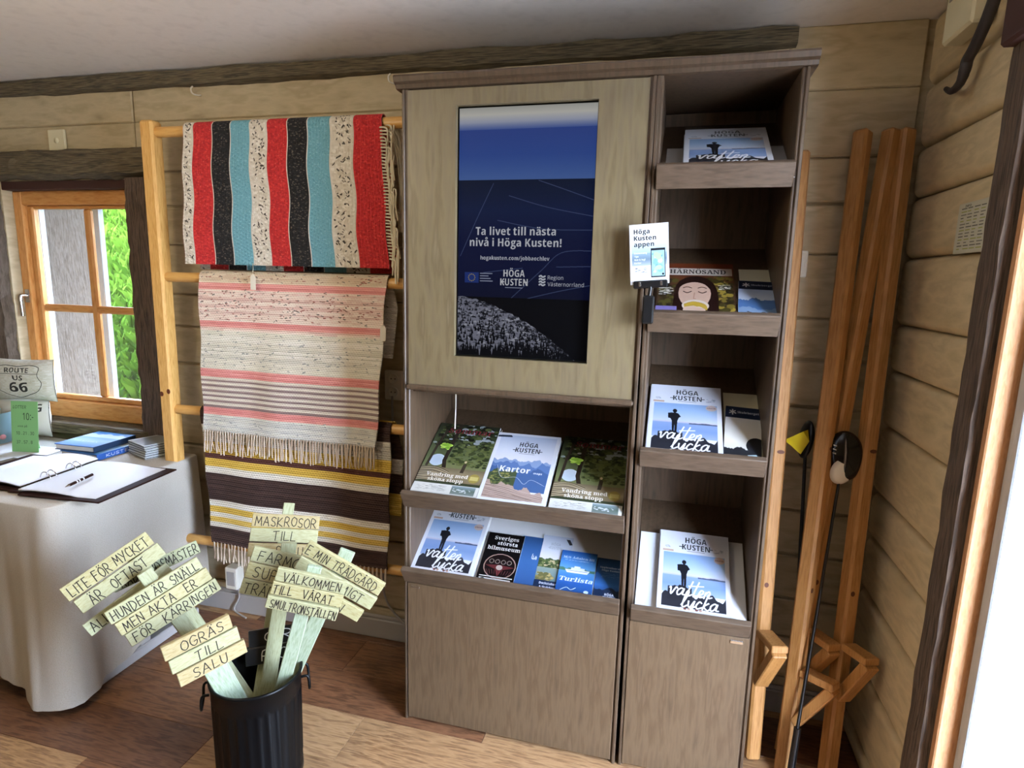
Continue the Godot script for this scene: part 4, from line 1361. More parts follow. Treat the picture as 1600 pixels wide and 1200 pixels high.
func pile(what: String, where: String, yb: float, xc: float, v0: float, up: float, w: float, h: float, n: int, th: float, cover: Material, turn := 0.0, called := "brochure") -> void:
	for k in n:
		var top := k == n - 1
		brochure("%s, topmost on the %s" % [what, where] if top else "%s, under the topmost on the %s" % [what, where], "brochure piles on the cabinet shelves", yb,
			xc + (0.0 if top else rng.randf_range(-0.003, 0.003)), v0 + (0.0 if top else rng.randf_range(0.0, 0.004)), up + k * (th + 0.0009), w, h, th, cover, turn + (0.0 if top else rng.randf_range(-0.006, 0.006)), called)

func make_brochures() -> void:
	var vat := pic_mat(cover_vatten(), 0.3)
	var van := pic_mat(cover_vandring(), 0.3)
	var kar := pic_mat(cover_kartor(), 0.3)
	var har := pic_mat(cover_harno(), 0.3)
	var sk1 := pic_mat(cover_skule(false), 0.3)
	var sk2 := pic_mat(cover_skule(true), 0.3)
	var lake := "white lake walker brochure"
	# narrow cabinet
	pile(lake, "top narrow shelf", 1.743, 0.118, 0.008, 0.002, 0.222, 0.297, 6, 0.004, vat, 0.0)
	brochure("plain grey card behind the brochures on the top narrow shelf", "", 1.743, 0.12, 0.004, 0.0, 0.32, 0.23, 0.001, M.grey_paint, 0.0, "backing_card", "card")
	brochure("magazine with a dark haired face and HÄRNÖSAND across the top", "", 1.367, 0.067, 0.012, 0.004, 0.215, 0.31, 0.005, har, 0.0, "magazine", "magazine")
	brochure("slim brochure with a navy band over a blue mountain", "", 1.367, 0.232, 0.012, 0.004, 0.1, 0.21, 0.006, sk1, -0.05)
	brochure("plain cream sheet behind the mountain brochure", "", 1.367, 0.236, 0.03, 0.001, 0.09, 0.275, 0.001, M.cream, 0.0, "paper_sheet", "paper")
	pile(lake, "third narrow shelf", 0.984, 0.064, 0.01, 0.002, 0.21, 0.297, 4, 0.004, vat, 0.0)
	brochure("slim brochure with a navy band over pale sky and dark rock", "", 0.984, 0.227, 0.012, 0.004, 0.1, 0.225, 0.006, sk2, -0.06)
	brochure("plain cream sheet behind the dark rock brochure", "", 0.984, 0.228, 0.03, 0.001, 0.1, 0.28, 0.001, M.cream, 0.0, "paper_sheet", "paper")
	brochure("large white board lying on the lowest narrow shelf", "", 0.506, 0.116, 0.008, 0.001, 0.318, 0.285, 0.004, M.paper, 0.0, "backing_card", "card")
	pile(lake, "lowest narrow shelf", 0.506, 0.125, 0.01, 0.006, 0.21, 0.285, 4, 0.004, vat, 0.0)
	# wide cabinet, upper shelf
	pile("hiking magazine", "wide shelf, at its outer end", 0.773, -0.652, 0.012, 0.002, 0.22, 0.315, 5, 0.005, van, 0.0, "magazine")
	pile("map brochure reading Kartor", "middle of the upper wide shelf", 0.773, -0.433, 0.01, 0.002, 0.215, 0.297, 5, 0.005, kar, 0.0)
	pile("hiking magazine", "wide shelf, beside the narrow cabinet", 0.773, -0.206, 0.012, 0.002, 0.218, 0.31, 4, 0.005, van, 0.0, "magazine")
	# wide cabinet, lower shelf
	brochure("white backing board under the leaflets of the lower wide shelf", "", 0.514, -0.33, 0.004, 0.0, 0.46, 0.29, 0.003, M.paper, 0.0, "backing_card", "card")
	pile(lake, "lower wide shelf", 0.514, -0.661, 0.01, 0.004, 0.21, 0.29, 3, 0.004, vat, 0.0)
	brochure("black brochure reading Sveriges största bilmuseum with a steering wheel", "", 0.514, -0.482, 0.012, 0.004, 0.124, 0.186, 0.006, pic_mat(cover_bil(), 0.25), 0.0)
	brochure("plain blue folder beside the car museum brochure", "", 0.514, -0.392, 0.012, 0.004, 0.07, 0.19, 0.004, pic_mat(cover_blue(0), 0.35), 0.0)
	brochure("white leaflet with a harbour photograph over a navy foot", "", 0.514, -0.308, 0.012, 0.004, 0.1, 0.205, 0.004, pic_mat(cover_dock(), 0.3), 0.0)
	brochure("light blue boat timetable reading Turlista", "", 0.514, -0.229, 0.012, 0.0095, 0.114, 0.152, 0.004, pic_mat(cover_blue(1), 0.3), 0.0)
	brochure("dark blue leaflet next to the boat timetable", "", 0.514, -0.125, 0.012, 0.004, 0.09, 0.145, 0.004, pic_mat(cover_blue(2), 0.3), 0.0)
	# card on its clip stand
	var t := thing("card_stand", "black clip stand holding an app advertisement card on the shelf edge", "card stand", Vector3(-0.057, 1.35, 0.452))
	part(t, "clamp", box(Vector3(0.03, 0.075, 0.026), 0.004), M.black, Vector3(0.0, 0.075, 0.008))
	part(t, "arm", tube([Vector3(0.0, 0.1, 0.012), Vector3(0.003, 0.13, 0.014), Vector3(0.0, 0.145, 0.012)], [0.0055], 8), M.black)
	part(t, "holder", box(Vector3(0.088, 0.02, 0.012), 0.003), M.black, Vector3(0.002, 0.142, 0.012), Vector3(0, 0, 0.09))
	for dx in [-0.025, 0.03]:
		part(t, "clip", box(Vector3(0.006, 0.012, 0.004), 0.001), M.chrome, Vector3(dx, 0.143 + dx * 0.09, 0.019), Vector3(0, 0, 0.09))
	var cd := part(t, "card", box(Vector3(0.1, 0.156, 0.0016), 0.0004), M.paper, Vector3(-0.006, 0.22, 0.006), Vector3(-0.06, 0.0, 0.085))
	var q := QuadMesh.new()
	q.size = Vector2(0.1, 0.156)
	part(cd, "print", q, pic_mat(cover_app(), 0.25), Vector3(0, 0, 0.0011))

# ------------------------------------------------------------------ wall bars and rugs
func make_bars() -> void:
	var t := thing("rung_rack", "pine ladder rack with round rungs carrying three rag rugs", "rack")
	var st := new_st()
	add_box(st, Vector3(0.058, 2.04, 0.055), Vector3(-1.924, 1.02, 0.152), 0.008)
	part(t, "upright", done(st), M.pine)
	part(t, "upright", box(Vector3(0.058, 2.04, 0.055), 0.008), M.pine, Vector3(-0.83, 1.02, 0.152))
	for y in [2.0, 1.469, 0.944, 0.392]:
		part(t, "rung", tube([Vector3(-1.92, y, 0.15), Vector3(-1.4, y, 0.15), Vector3(-0.84, y, 0.15)], [0.019], 20), M.pine_x)
	for k in [[-1.938, 1.008], [-1.905, 1.02]]:
		part(t, "knot", oval(0.016, 0.02, 0.002), M.knot, Vector3(k[0], k[1], 0.18))

func rug_surface(yr: float, back_y: float, front_y: float, xl0: float, xl1: float, xr0: float, xr1: float, rad: float, zout: float, wave: float, phase: float, shift: float) -> Callable:
	# over the rung: back fall, half turn, front fall
	var lb := yr - back_y
	var arc := PI * rad
	var lf := yr - front_y
	var total := lb + arc + lf
	return func(u: float, v: float) -> Vector3:
		var s := v * total
		var p := Vector2.ZERO   # z, y
		var t := 0.0
		var side := 1.0
		if s < lb:
			t = 1.0 - s / lb
			p = Vector2(0.15 - rad, yr - lb * t)
			side = -1.0
		elif s < lb + arc:
			var a := (s - lb) / rad
			p = Vector2(0.15 - rad * cos(a), yr + rad * sin(a))
			side = -cos(a)
		else:
			t = (s - lb - arc) / lf
			p = Vector2(0.15 + rad + zout * t, yr - lf * t)
		var x: float = lerp(lerpf(xl0, xl1, t), lerpf(xr0, xr1, t), u)
		if side < 0.0:
			x += shift * minf(1.0, t * 3.0)
		var amp := wave * minf(1.0, t * 1.6)
		var z := p.x + (amp * (sin(u * 9.0 + phase + t * 1.2) + 0.5 * sin(u * 21.0 + phase * 2.0)) if side > 0.0 else -0.4 * amp * (1.0 + sin(u * 11.0 + phase)))
		return Vector3(x + 0.004 * sin(t * 14.0 + phase) * (1.0 if side > 0 else 0.0), p.y, z)

func strands(f: Callable, n: int, length: float, edge_v: float) -> ArrayMesh:
	var st := new_st()
	for k in n:
		var u := (k + 0.5) / n
		var a: Vector3 = f.call(u, edge_v)
		var sway := Vector3(rng.randf_range(-0.006, 0.006), 0, rng.randf_range(-0.002, 0.006))
		var l := length * rng.randf_range(0.85, 1.1)
		var p := [a + Vector3(0, 0.004, -0.003), a + Vector3(0, -l * 0.35, 0.0) + sway * 0.4, a + Vector3(0, -l, 0) + sway]
		add_tube(st, p, [0.0032, 0.0028, 0.0022], 5)
		add_tube(st, [a + Vector3(0.003, 0.003, 0), a + Vector3(0.004, -l * 0.5, 0.002) + sway * 0.6, a + Vector3(0.004, -l * 0.95, 0.002) - sway * 0.4], [0.0022, 0.002, 0.0015], 4)
	return done(st)

func price_tag(parent: Node, at: Vector3) -> void:
	var g := part(parent, "price_tag", extrude([Vector2(-0.011, -0.03), Vector2(0.011, -0.03), Vector2(0.011, 0.014), Vector2(0.005, 0.024), Vector2(-0.005, 0.024), Vector2(-0.011, 0.014)], 0.001), M.white_plastic, at, Vector3(0, 0, -0.03))
	part(g, "string", tube([Vector3(0, 0.018, 0), Vector3(0.001, 0.04, 0.0), Vector3(-0.002, 0.065, -0.004)], [0.0009], 5), M.fringe_cream)

func make_rugs() -> void:
	var a := thing("rag_rug", "rag rug with upright red, black, blue and speckled white stripes", "rug", Vector3.ZERO, 0.0, "rag rugs on the ladder rack")
	var fa := rug_surface(2.003, 1.502, 1.52, -1.762, -1.776, -0.972, -0.945, 0.026, 0.012, 0.0035, 0.6, 0.012)
	part(a, "weave", grid(80, 80, fa, 0.006), rug_striped())
	var st := new_st()
	for k in 44:
		var y := 2.012 - 0.46 * k / 43.0
		var x0 := -0.972 + 0.027 * k / 43.0
		var z := 0.178 if k > 2 else 0.16
		var l := rng.randf_range(0.06, 0.11)
		var o := rng.randf_range(0.018, 0.04)
		add_tube(st, smooth([Vector3(x0 - 0.004, y, z), Vector3(x0 + o, y - 0.006, z + rng.randf_range(-0.004, 0.008)), Vector3(x0 + o * 1.05, y - l * 0.5, z + 0.004), Vector3(x0 + o * rng.randf_range(0.7, 1.3), y - l, z + 0.002)], 3), [0.0032], 5)
	for k in 16:
		var x := -0.93 + rng.randf_range(-0.012, 0.014)
		add_tube(st, smooth([Vector3(-0.95, 2.01 - k * 0.004, 0.13), Vector3(x, 1.96 - k * 0.006, 0.118 + rng.randf_range(-0.01, 0.01)), Vector3(x + 0.006, 1.84 - k * 0.004, 0.115), Vector3(x + rng.randf_range(-0.006, 0.01), 1.69 - rng.randf() * 0.05, 0.115)], 3), [0.003], 5)
	var fr := part(a, "fringe", done(st), M.fringe_cream)
	fr.set_meta("kind", "stuff")
	price_tag(a, Vector3(-1.475, 1.462, 0.2))

	var cream := hexes(["#d8ccb6", "#cdbfa8", "#e0d6c4", "#c9b39a"], 1.2)
	var pale := hexes(["#dcd9cb", "#d2cfc2", "#e4e2d8", "#c8c6b8"], 1.2)
	var pink := hexes(["#d58b85", "#cf817c", "#de9c95"], 1.2)
	var rosy := hexes(["#e3d3c9", "#d9bcb2", "#e8dcd2", "#c9a79d"], 1.2)
	var grey := hexes(["#cfcfc8", "#c2c3bf", "#d8d8d0", "#babbb8"], 1.2)
	var speck := hexes(["#8d6a5e", "#a5655c", "#6f6660"])
	var rows := [[0.3, pale, 0.5, speck], [0.045, cream, 1.5, speck], [0.05, cream, 2.0, speck], [0.027, pink], [0.125, rosy, 2.5, speck], [0.024, pink], [0.014, rosy], [0.155, pale, 1.3, hexes(["#8f948f", "#a5a9a2"])], [0.033, pink]]
	for k in 6:
		rows.append([0.0115, hexes(["#ebe4d8", "#e2dacd"])])
		rows.append([0.0095, hexes(["#8f7b78", "#a08a86"])])
	rows.append([0.03, pink])
	rows.append([0.12, grey, 0.8, hexes(["#9aa0a0", "#aeb2b0"])])
	var b := thing("rag_rug", "cream and pink banded rag rug with a long pale fringe", "rug", Vector3.ZERO, 0.0, "rag rugs on the ladder rack")
	var fb := rug_surface(1.472, 1.2, 0.882, -1.732, -1.732, -0.958, -0.992, 0.026, 0.03, 0.006, 2.4, 0.03)
	part(b, "weave", grid(80, 90, fb, 0.006), rug_bands(rows, 5, 2))
	fr = part(b, "fringe", strands(fb, 62, 0.085, 1.0), M.fringe)
	fr.set_meta("kind", "stuff")
	price_tag(b, Vector3(-0.965, 1.3, 0.19))

	var brown := hexes(["#3a2622", "#44302a", "#33211e", "#4b3630"])
	var yel := hexes(["#cfae4a", "#c6a33f", "#d8bb5e"], 1.2)
	var wht := hexes(["#dcd8cc", "#e6e3da", "#d0ccc0"], 1.2)
	var c := thing("rag_rug", "brown, yellow and white banded rag rug hung lowest on the rack", "rug", Vector3.ZERO, 0.0, "rag rugs on the ladder rack")
	var r3 := [[0.09, yel], [0.08, brown], [0.06, wht], [0.1, brown], [0.02, yel], [0.02, wht], [0.04, yel], [0.08, brown], [0.015, wht], [0.055, hexes(["#cfccc2", "#c2beb2"])], [0.05, yel], [0.022, hexes(["#6b4236", "#5c362d"])], [0.035, yel], [0.028, wht],
		[0.115, brown], [0.028, wht], [0.026, yel], [0.02, wht], [0.022, yel], [0.022, wht], [0.16, brown]]
	var fc := rug_surface(0.947, 0.60, 0.405, -1.762, -1.745, -0.945, -0.962, 0.026, 0.004, 0.005, 4.4, 0.03)
	part(c, "weave", grid(80, 80, fc, 0.006), rug_bands(r3, 6, 3))
	fr = part(c, "fringe", strands(fc, 46, 0.08, 1.0), M.fringe)
	fr.set_meta("kind", "stuff")

# ------------------------------------------------------------------ table and what lies on it
func make_table() -> void:
	var t := thing("table", "long table hidden under a linen cloth by the window", "table")
	slab(t, "table_top", M.grey_paint, -3.4, -1.915, 0.7, 0.724, 0.07, 0.665, 0.003)
	for x in [-1.96, -3.3]:
		slab(t, "foot_runner", M.grey_paint, x, x + 0.055, 0.0, 0.045, 0.1, 0.65, 0.004)
		slab(t, "leg", M.grey_paint, x + 0.005, x + 0.05, 0.045, 0.7, 0.35, 0.4, 0.003)
	# cloth: top and skirts as one surface following the table edge
	var path := []   # outline going rear right -> corner -> front left, with arc length
	var f := func(u: float, v: float) -> Vector3:
		var s := u * 2.25
		var edge := Vector3.ZERO
		var out := Vector3.ZERO
		var L1 := 0.60
		var r := 0.035
		var qa := PI / 2 * r
		if s < L1:
			edge = Vector3(-1.9, 0.73, 0.07 + s); out = Vector3(1, 0, 0)
		elif s < L1 + qa:
			var a := (s - L1) / r
			edge = Vector3(-1.9 - r + r * cos(a), 0.73, 0.67 - 0.0 + r * sin(a) - 0.0)
			out = Vector3(cos(a), 0, sin(a))
		else:
			edge = Vector3(-1.9 - r - (s - L1 - qa), 0.73, 0.705); out = Vector3(0, 0, 1)
		if v < 0.12:
			# top sheet running back from the edge towards the inside
			var k := 1.0 - v / 0.12
			return Vector3(lerpf(edge.x, lerpf(-1.95, -3.38, u), k), 0.73 + 0.001 * sin(s * 30.0) * k, lerpf(edge.z, 0.07 if u > 0.0 else 0.07, k))
		var d := (v - 0.12) / 0.88
		var hem := 0.075 + 0.02 * sin(s * 7.0)
		if s < L1:
			hem = lerpf(0.15, 0.035, smoothstep(0.1, 0.6, s))
		elif s < 0.9:
			hem = lerpf(0.03, 0.09, smoothstep(0.66, 0.9, s))
		elif s < 1.3:
			hem = 0.085 + 0.02 * sin((s - 0.9) * 9.0)
		var near: float = exp(-pow((s - L1 - 0.03) / 0.09, 2))
		var fold := 0.010 * sin(s * 17.0 + 2.2) * d + 0.009 * sin(s * 43.0 + 0.6 + d * 2.0) * d + 0.003 * sin(s * 96.0 + d * 5.0) * d
		var o := 0.008 + 0.02 * d + fold * (0.5 if s < L1 - 0.1 else 1.0) + near * (0.03 * d)
		var p := edge + out * o
		p.y = lerpf(0.73 - 0.004, hem, d)
		if d < 0.04:
			p.y = 0.73 - d * 0.15
			p = Vector3(edge.x, p.y, edge.z) + out * 0.008 * d / 0.04
		return p
	var c := part(self, "tablecloth", grid(170, 60, f, 0.0015), M.linen)
	meta(c, "beige linen cloth hanging over the table to the floor", "tablecloth")
	var y := 0.733
	# ring binder
	var b := thing("ring_binder", "open dark brown ring binder with white pages lying over the table corner", "binder", Vector3(-2.125, y, 0.455), 0.10)
	part(b, "cover_board", box(Vector3(0.315, 0.006, 0.36), 0.002), M.leather, Vector3(0.185, 0.006, 0.035), Vector3(0, -0.02, 0.0))
	part(b, "cover_board", box(Vector3(0.30, 0.006, 0.36), 0.002), M.leather, Vector3(-0.19, 0.006, 0.0))
	part(b, "spine", box(Vector3(0.06, 0.008, 0.36), 0.003), M.leather, Vector3(-0.01, 0.005, 0.01))
	var sheet := func(side: float) -> Callable:
		return func(u: float, v: float) -> Vector3:
			var x := u if side > 0 else 1.0 - u
			return Vector3(side * (0.012 + 0.295 * x), 0.010 + 0.016 * sin(minf(x * 1.25, 1.0) * PI) * (1.0 if side < 0 else 0.35) + 0.01 * (1.0 - x), lerpf(-0.16, 0.165, v) + (0.03 if side > 0 else 0.0))
	part(b, "page_block", grid(24, 4, sheet.call(1.0), 0.008), M.paper)
	part(b, "page_block", grid(24, 4, sheet.call(-1.0), 0.008), M.paper)
	for z in [-0.06, -0.035, 0.045, 0.07]:
		var pts := []
		for k in 13:
			var a := PI * k / 12
			pts.append(Vector3(cos(a) * 0.022, 0.014 + sin(a) * 0.028, z + 0.012))
		part(b, "ring", tube(pts, [0.0018], 8), M.chrome)
	var pn := thing("pen", "brown and white banded pen lying on the binder page", "pen", Vector3(-1.952, y + 0.032, 0.545), 0.25)
	part(pn, "barrel", tube([Vector3(0, 0, -0.065), Vector3(0, 0, 0.05)], [0.0048], 12), M.leather)
	for z in [-0.02, 0.0, 0.012]:
		part(pn, "band", tube([Vector3(0, 0, z), Vector3(0, 0, z + 0.006)], [0.0051], 12), M.paper)
	part(pn, "tip", tube([Vector3(0, 0, 0.05), Vector3(0, 0, 0.068)], [0.0046, 0.001], 12), M.chrome)
	# two hardback books
	for k in 2:
		var bk := thing("hardback_book", ["blue hardback book with white lettering, lower of two", "sky blue hardback book on top of another by the window"][k], "book", Vector3([-2.275, -2.31][k], y + k * 0.026, [0.155, 0.148][k]), [-0.03, 0.03][k], "books on the table")
		part(bk, "pages", box(Vector3(0.185, 0.018, 0.232), 0.001), M.paper_edge, Vector3(-0.002, 0.0125, 0))
		var im := pimg(200, 250, Color("#3f83c4"))
		vgrad(im, 0, 200, 0, 250, [Color("#5f9bd4"), Color("#4b8fd0"), Color("#a9cbe6"), Color("#4a86c8")])
		ridge(im, 0, 200, 120, 70, 30, Color("#cfe2ee"), 3)
		words(im, "VID KUSTEN", 90, 190, 14, Color("#e4edf6"), 0, true)
		var q := BoxMesh.new()
		part(bk, "front_board", box(Vector3(0.195, 0.003, 0.24), 0.001), mat(Color("#2c5e9e"), 0.3), Vector3(0, 0.0232, 0))
		var pl := PlaneMesh.new()
		pl.size = Vector2(0.195, 0.24)
		part(bk, "cover_print", pl, pic_mat(im, 0.3), Vector3(0, 0.0251, 0))
		part(bk, "back_board", box(Vector3(0.195, 0.003, 0.24), 0.001), mat(Color("#1f3558"), 0.3), Vector3(0, 0.0017, 0))
		var sp := part(bk, "spine", box(Vector3(0.004, 0.0245, 0.24), 0.001), mat([Color("#2a5aa8"), Color("#20344f")][k], 0.35), Vector3(0.0965, 0.0125, 0))
		if k == 0:
			part(sp, "lettering", lettering("KUSTEN", 0.011, 0.12, 0.0016, 0.02), M.white_ink, Vector3(0.0024, 0, 0.02), Vector3(0, PI / 2, 0))
	# music discs in cases
	var cds := mat(Color("#b9c1c4"), 0.12)
	for k in 6:
		var cd := thing("disc_case", "clear disc case in the small stack by the ladder" if k < 5 else "clear disc case topmost of the small stack by the ladder", "disc case", Vector3(-2.062 + rng.randf_range(-0.003, 0.003), y + 0.0008 + k * 0.0098, 0.125), -0.35 + rng.randf_range(-0.03, 0.03), "stacked disc cases on the table")
		part(cd, "case", box(Vector3(0.142, 0.0085, 0.124), 0.0012), cds, Vector3(0, 0.0046, 0))
		part(cd, "tray", box(Vector3(0.1435, 0.003, 0.1255), 0.001), M.black, Vector3(0, 0.0043, 0))
		if k == 5:
			part(cd, "sleeve", box(Vector3(0.12, 0.0004, 0.118), 0.0001), mat(Color("#8f979c"), 0.1), Vector3(0.006, 0.0092, 0))
	# papers
	for p in [[-2.58, 0.3, 0.06, 0.30, 0.21], [-2.66, 0.46, -0.05, 0.30, 0.21]]:
		var s := thing("paper_sheet", "loose white paper sheet beside the green price note" if p[1] < 0.4 else "loose white paper sheet at the front of the table", "paper", Vector3(p[0], y + (0.001 if p[1] < 0.4 else 0.006), p[1]), p[2])
		part(s, "sheet", box(Vector3(p[3], 0.0012, p[4]), 0.0003), M.paper, Vector3(0, 0.0008, 0))
	var tr := thing("wooden_board", "thin brown board under loose papers at the table front", "board", Vector3(-2.62, y, 0.475), -0.03)
	part(tr, "panel", box(Vector3(0.52, 0.005, 0.24), 0.001), M.old_x, Vector3(0, 0.0027, 0))
	# green note
	var gim := pimg(220, 420, Color("#7fb673"))
	words(gim, "LOTTER", 70, 60, 26, Color("#24301f"), 0, false, false, 0.9, 0.15)
	words(gim, "10:-", 140, 150, 56, Color("#24301f"), 0, false, false, 0.7)
	words(gim, "vinst på", 90, 210, 16, Color("#24301f"), 0, false, false)
	words(gim, "10 . 21 . 30", 112, 272, 26, Color("#24301f"), 0, false, false, 0.85)
	words(gim, "37 . 57 . 8", 105, 345, 26, Color("#24301f"), 0, false, false, 0.85)
	var gn := thing("price_note", "green handwritten price note standing on the table", "note", Vector3(-2.55, y, 0.28), 0.2)
	part(gn, "card", box(Vector3(0.115, 0.215, 0.0015), 0.0004), mat(Color("#7fb673"), 0.8), Vector3(0, 0.106, -0.01), Vector3(-0.1, 0, 0))
	var gq := QuadMesh.new()
	gq.size = Vector2(0.115, 0.215)
	part(gn, "print", gq, pic_mat(gim, 0.8), Vector3(0, 0.1061, -0.0088), Vector3(-0.1, 0, 0))
	part(gn, "prop", box(Vector3(0.03, 0.15, 0.0015), 0.0004), mat(Color("#7fb673"), 0.8), Vector3(0, 0.0745, -0.04), Vector3(0.22, 0, 0))
	# bucket with sweets bottle
	var bu := thing("small_tub", "pale blue printed tub at the end of the table", "tub", Vector3(-2.83, y, 0.2))
	part(bu, "body", lathe([Vector2(0, 0.002), Vector2(0.062, 0.0), Vector2(0.075, 0.13), Vector2(0.078, 0.134), Vector2(0.072, 0.134), Vector2(0.06, 0.01), Vector2(0, 0.008)], 32), M.bucket)
	for k in 9:
		var a := 0.2 + k * 0.33
		part(bu, "blossom", lathe([Vector2(0.0, 0.001), Vector2(0.011, 0.0005), Vector2(0.012, -0.002)], 10), mat([Color("#d99aa8"), Color("#e9e3e6"), Color("#6f8fb8")][k % 3], 0.5), Vector3(cos(a) * 0.0715, 0.03 + 0.035 * (k % 3), sin(a) * 0.0715), Vector3(PI / 2, PI / 2 - a, 0))
	var bo := thing("pump_bottle", "white plastic bottle standing in the pale blue tub", "bottle", Vector3(-2.835, y + 0.012, 0.2))
	part(bo, "body", lathe([Vector2(0, 0), Vector2(0.03, 0.0), Vector2(0.032, 0.12), Vector2(0.026, 0.15), Vector2(0.012, 0.165), Vector2(0.012, 0.18)], 24), M.white_plastic)
	part(bo, "cap", lathe([Vector2(0, 0.21), Vector2(0.013, 0.208), Vector2(0.014, 0.178)], 24), M.white_plastic)
	make_pillows(y)

func pillow_mesh(w: float, h: float, d: float) -> ArrayMesh:
	var st := SurfaceTool.new()
	st.begin(Mesh.PRIMITIVE_TRIANGLES)
	var n := 22
	for side in [1.0, -1.0]:
		for j in n:
			for i in n:
				var v := []
				for q in [[i, j], [i + 1, j], [i + 1, j + 1], [i, j + 1]]:
					var u := float(q[0]) / n
					var t := float(q[1]) / n
					var a := u * 2 - 1
					var b := t * 2 - 1
					var bulge := pow(maxf(0.0, (1 - pow(abs(a), 3.0)) * (1 - pow(abs(b), 3.0))), 0.55)
					var pin: float = 1.0 - 0.06 * (1 - a * a) * abs(b) - 0.06 * (1 - b * b) * abs(a)
					v.append([Vector3(a * w / 2 * pin, -b * h / 2 * pin, side * (bulge * d / 2 + 0.002) + 0.003 * sin(a * 13 + b * 9) * bulge), Vector2(u, t)])
				var order := [0, 1, 2, 0, 2, 3] if side > 0 else [0, 2, 1, 0, 3, 2]
				for o in order:
					st.set_uv(v[o][1])
					st.set_smooth_group(1)
					st.add_vertex(v[o][0])
	st.generate_normals()
	return st.commit()

func make_pillows(y: float) -> void:
	var im := pimg(440, 260, Color("#cfcbb8"))
	speckle(im, 0, 0, 440, 260, 900, hexes(["#c4bfaa", "#d8d5c6", "#cac5b2"]), 3, 8, 3.0)
	var ink := Color("#3a3934")
	var shield := []
	for q in [[70, 42], [135, 30], [220, 38], [305, 30], [372, 42], [364, 90], [386, 140], [362, 190], [300, 215], [220, 236], [140, 215], [80, 190], [56, 140], [80, 90], [70, 42]]:
		shield.append(Vector2(q[0], q[1]))
	stroke(im, smooth(shield, 4), 4, ink)
	stroke(im, [Vector2(78, 84), Vector2(364, 84)], 3, ink)
	words(im, "ROUTE", 220, 76, 30, ink, 0, false, true, 1.4)
	words(im, "US", 230, 124, 30, Color("#24231f"), 0, false, true, 1.6)
	words(im, "66", 230, 196, 60, Color("#1c1b18"), 0, false, true, 1.6)
	var p := thing("printed_cushion", "small cream cushion printed ROUTE US 66 with a shield outline", "cushion", Vector3(-2.755, y + 0.265, 0.1), 0.2)
	part(p, "cover", pillow_mesh(0.285, 0.19, 0.085), pic_mat(im, 0.9))
	var im2 := pimg(300, 200, Color("#d2cebd"))
	words(im2, "TG", 250, 60, 40, Color("#2c2b27"))
	var p2 := thing("printed_cushion", "cream cushion with black letters under the shield printed one", "cushion", Vector3(-2.79, y + 0.09, 0.09), 0.2)
	part(p2, "cover", pillow_mesh(0.24, 0.175, 0.09), pic_mat(im2, 0.9))

# ------------------------------------------------------------------ corner: stilts and clubs
func pole_basis(a: Vector3, b: Vector3, face: Vector3) -> Basis:
	var yv := (b - a).normalized()
	var z := (face - yv * face.dot(yv)).normalized()
	return Basis(yv.cross(z), yv, z)

func stilt(label: String, foot: Vector3, top: Vector3, dir: Vector3, step_y: float, reach: float) -> void:
	var t := thing("stilt", label, "stilt", foot, 0.0, "wooden stilts in the corner")
	var b := pole_basis(foot, top, dir)
	var L := (top - foot).length()
	t.basis = b
	part(t, "pole", box(Vector3(0.044, L, 0.044), 0.007), M.stilt, Vector3(0, L / 2, 0))
	var st := new_st()
	add_box(st, Vector3(0.05, 0.022, reach), Vector3(0, step_y, 0.022 + reach / 2), 0.003)
	part(t, "foot_rest", done(st), M.stilt)
	st = new_st()
	var ang := atan2(reach * 0.95, 0.15)
	add_box(st, Vector3(0.044, sqrt(pow(reach * 0.95, 2) + 0.15 * 0.15), 0.03), Vector3(0, step_y - 0.011 - 0.075, 0.022 + reach * 0.46), 0.003, Basis(Vector3.RIGHT, ang))
	part(t, "brace", done(st), M.stilt)
	part(t, "knot", oval(0.024, 0.012, 0.001), M.knot, Vector3(0.004, L * 0.52, 0.0222))
	part(t, "knot", oval(0.014, 0.016, 0.001), M.knot, Vector3(-0.006, L * 0.3, 0.0222))

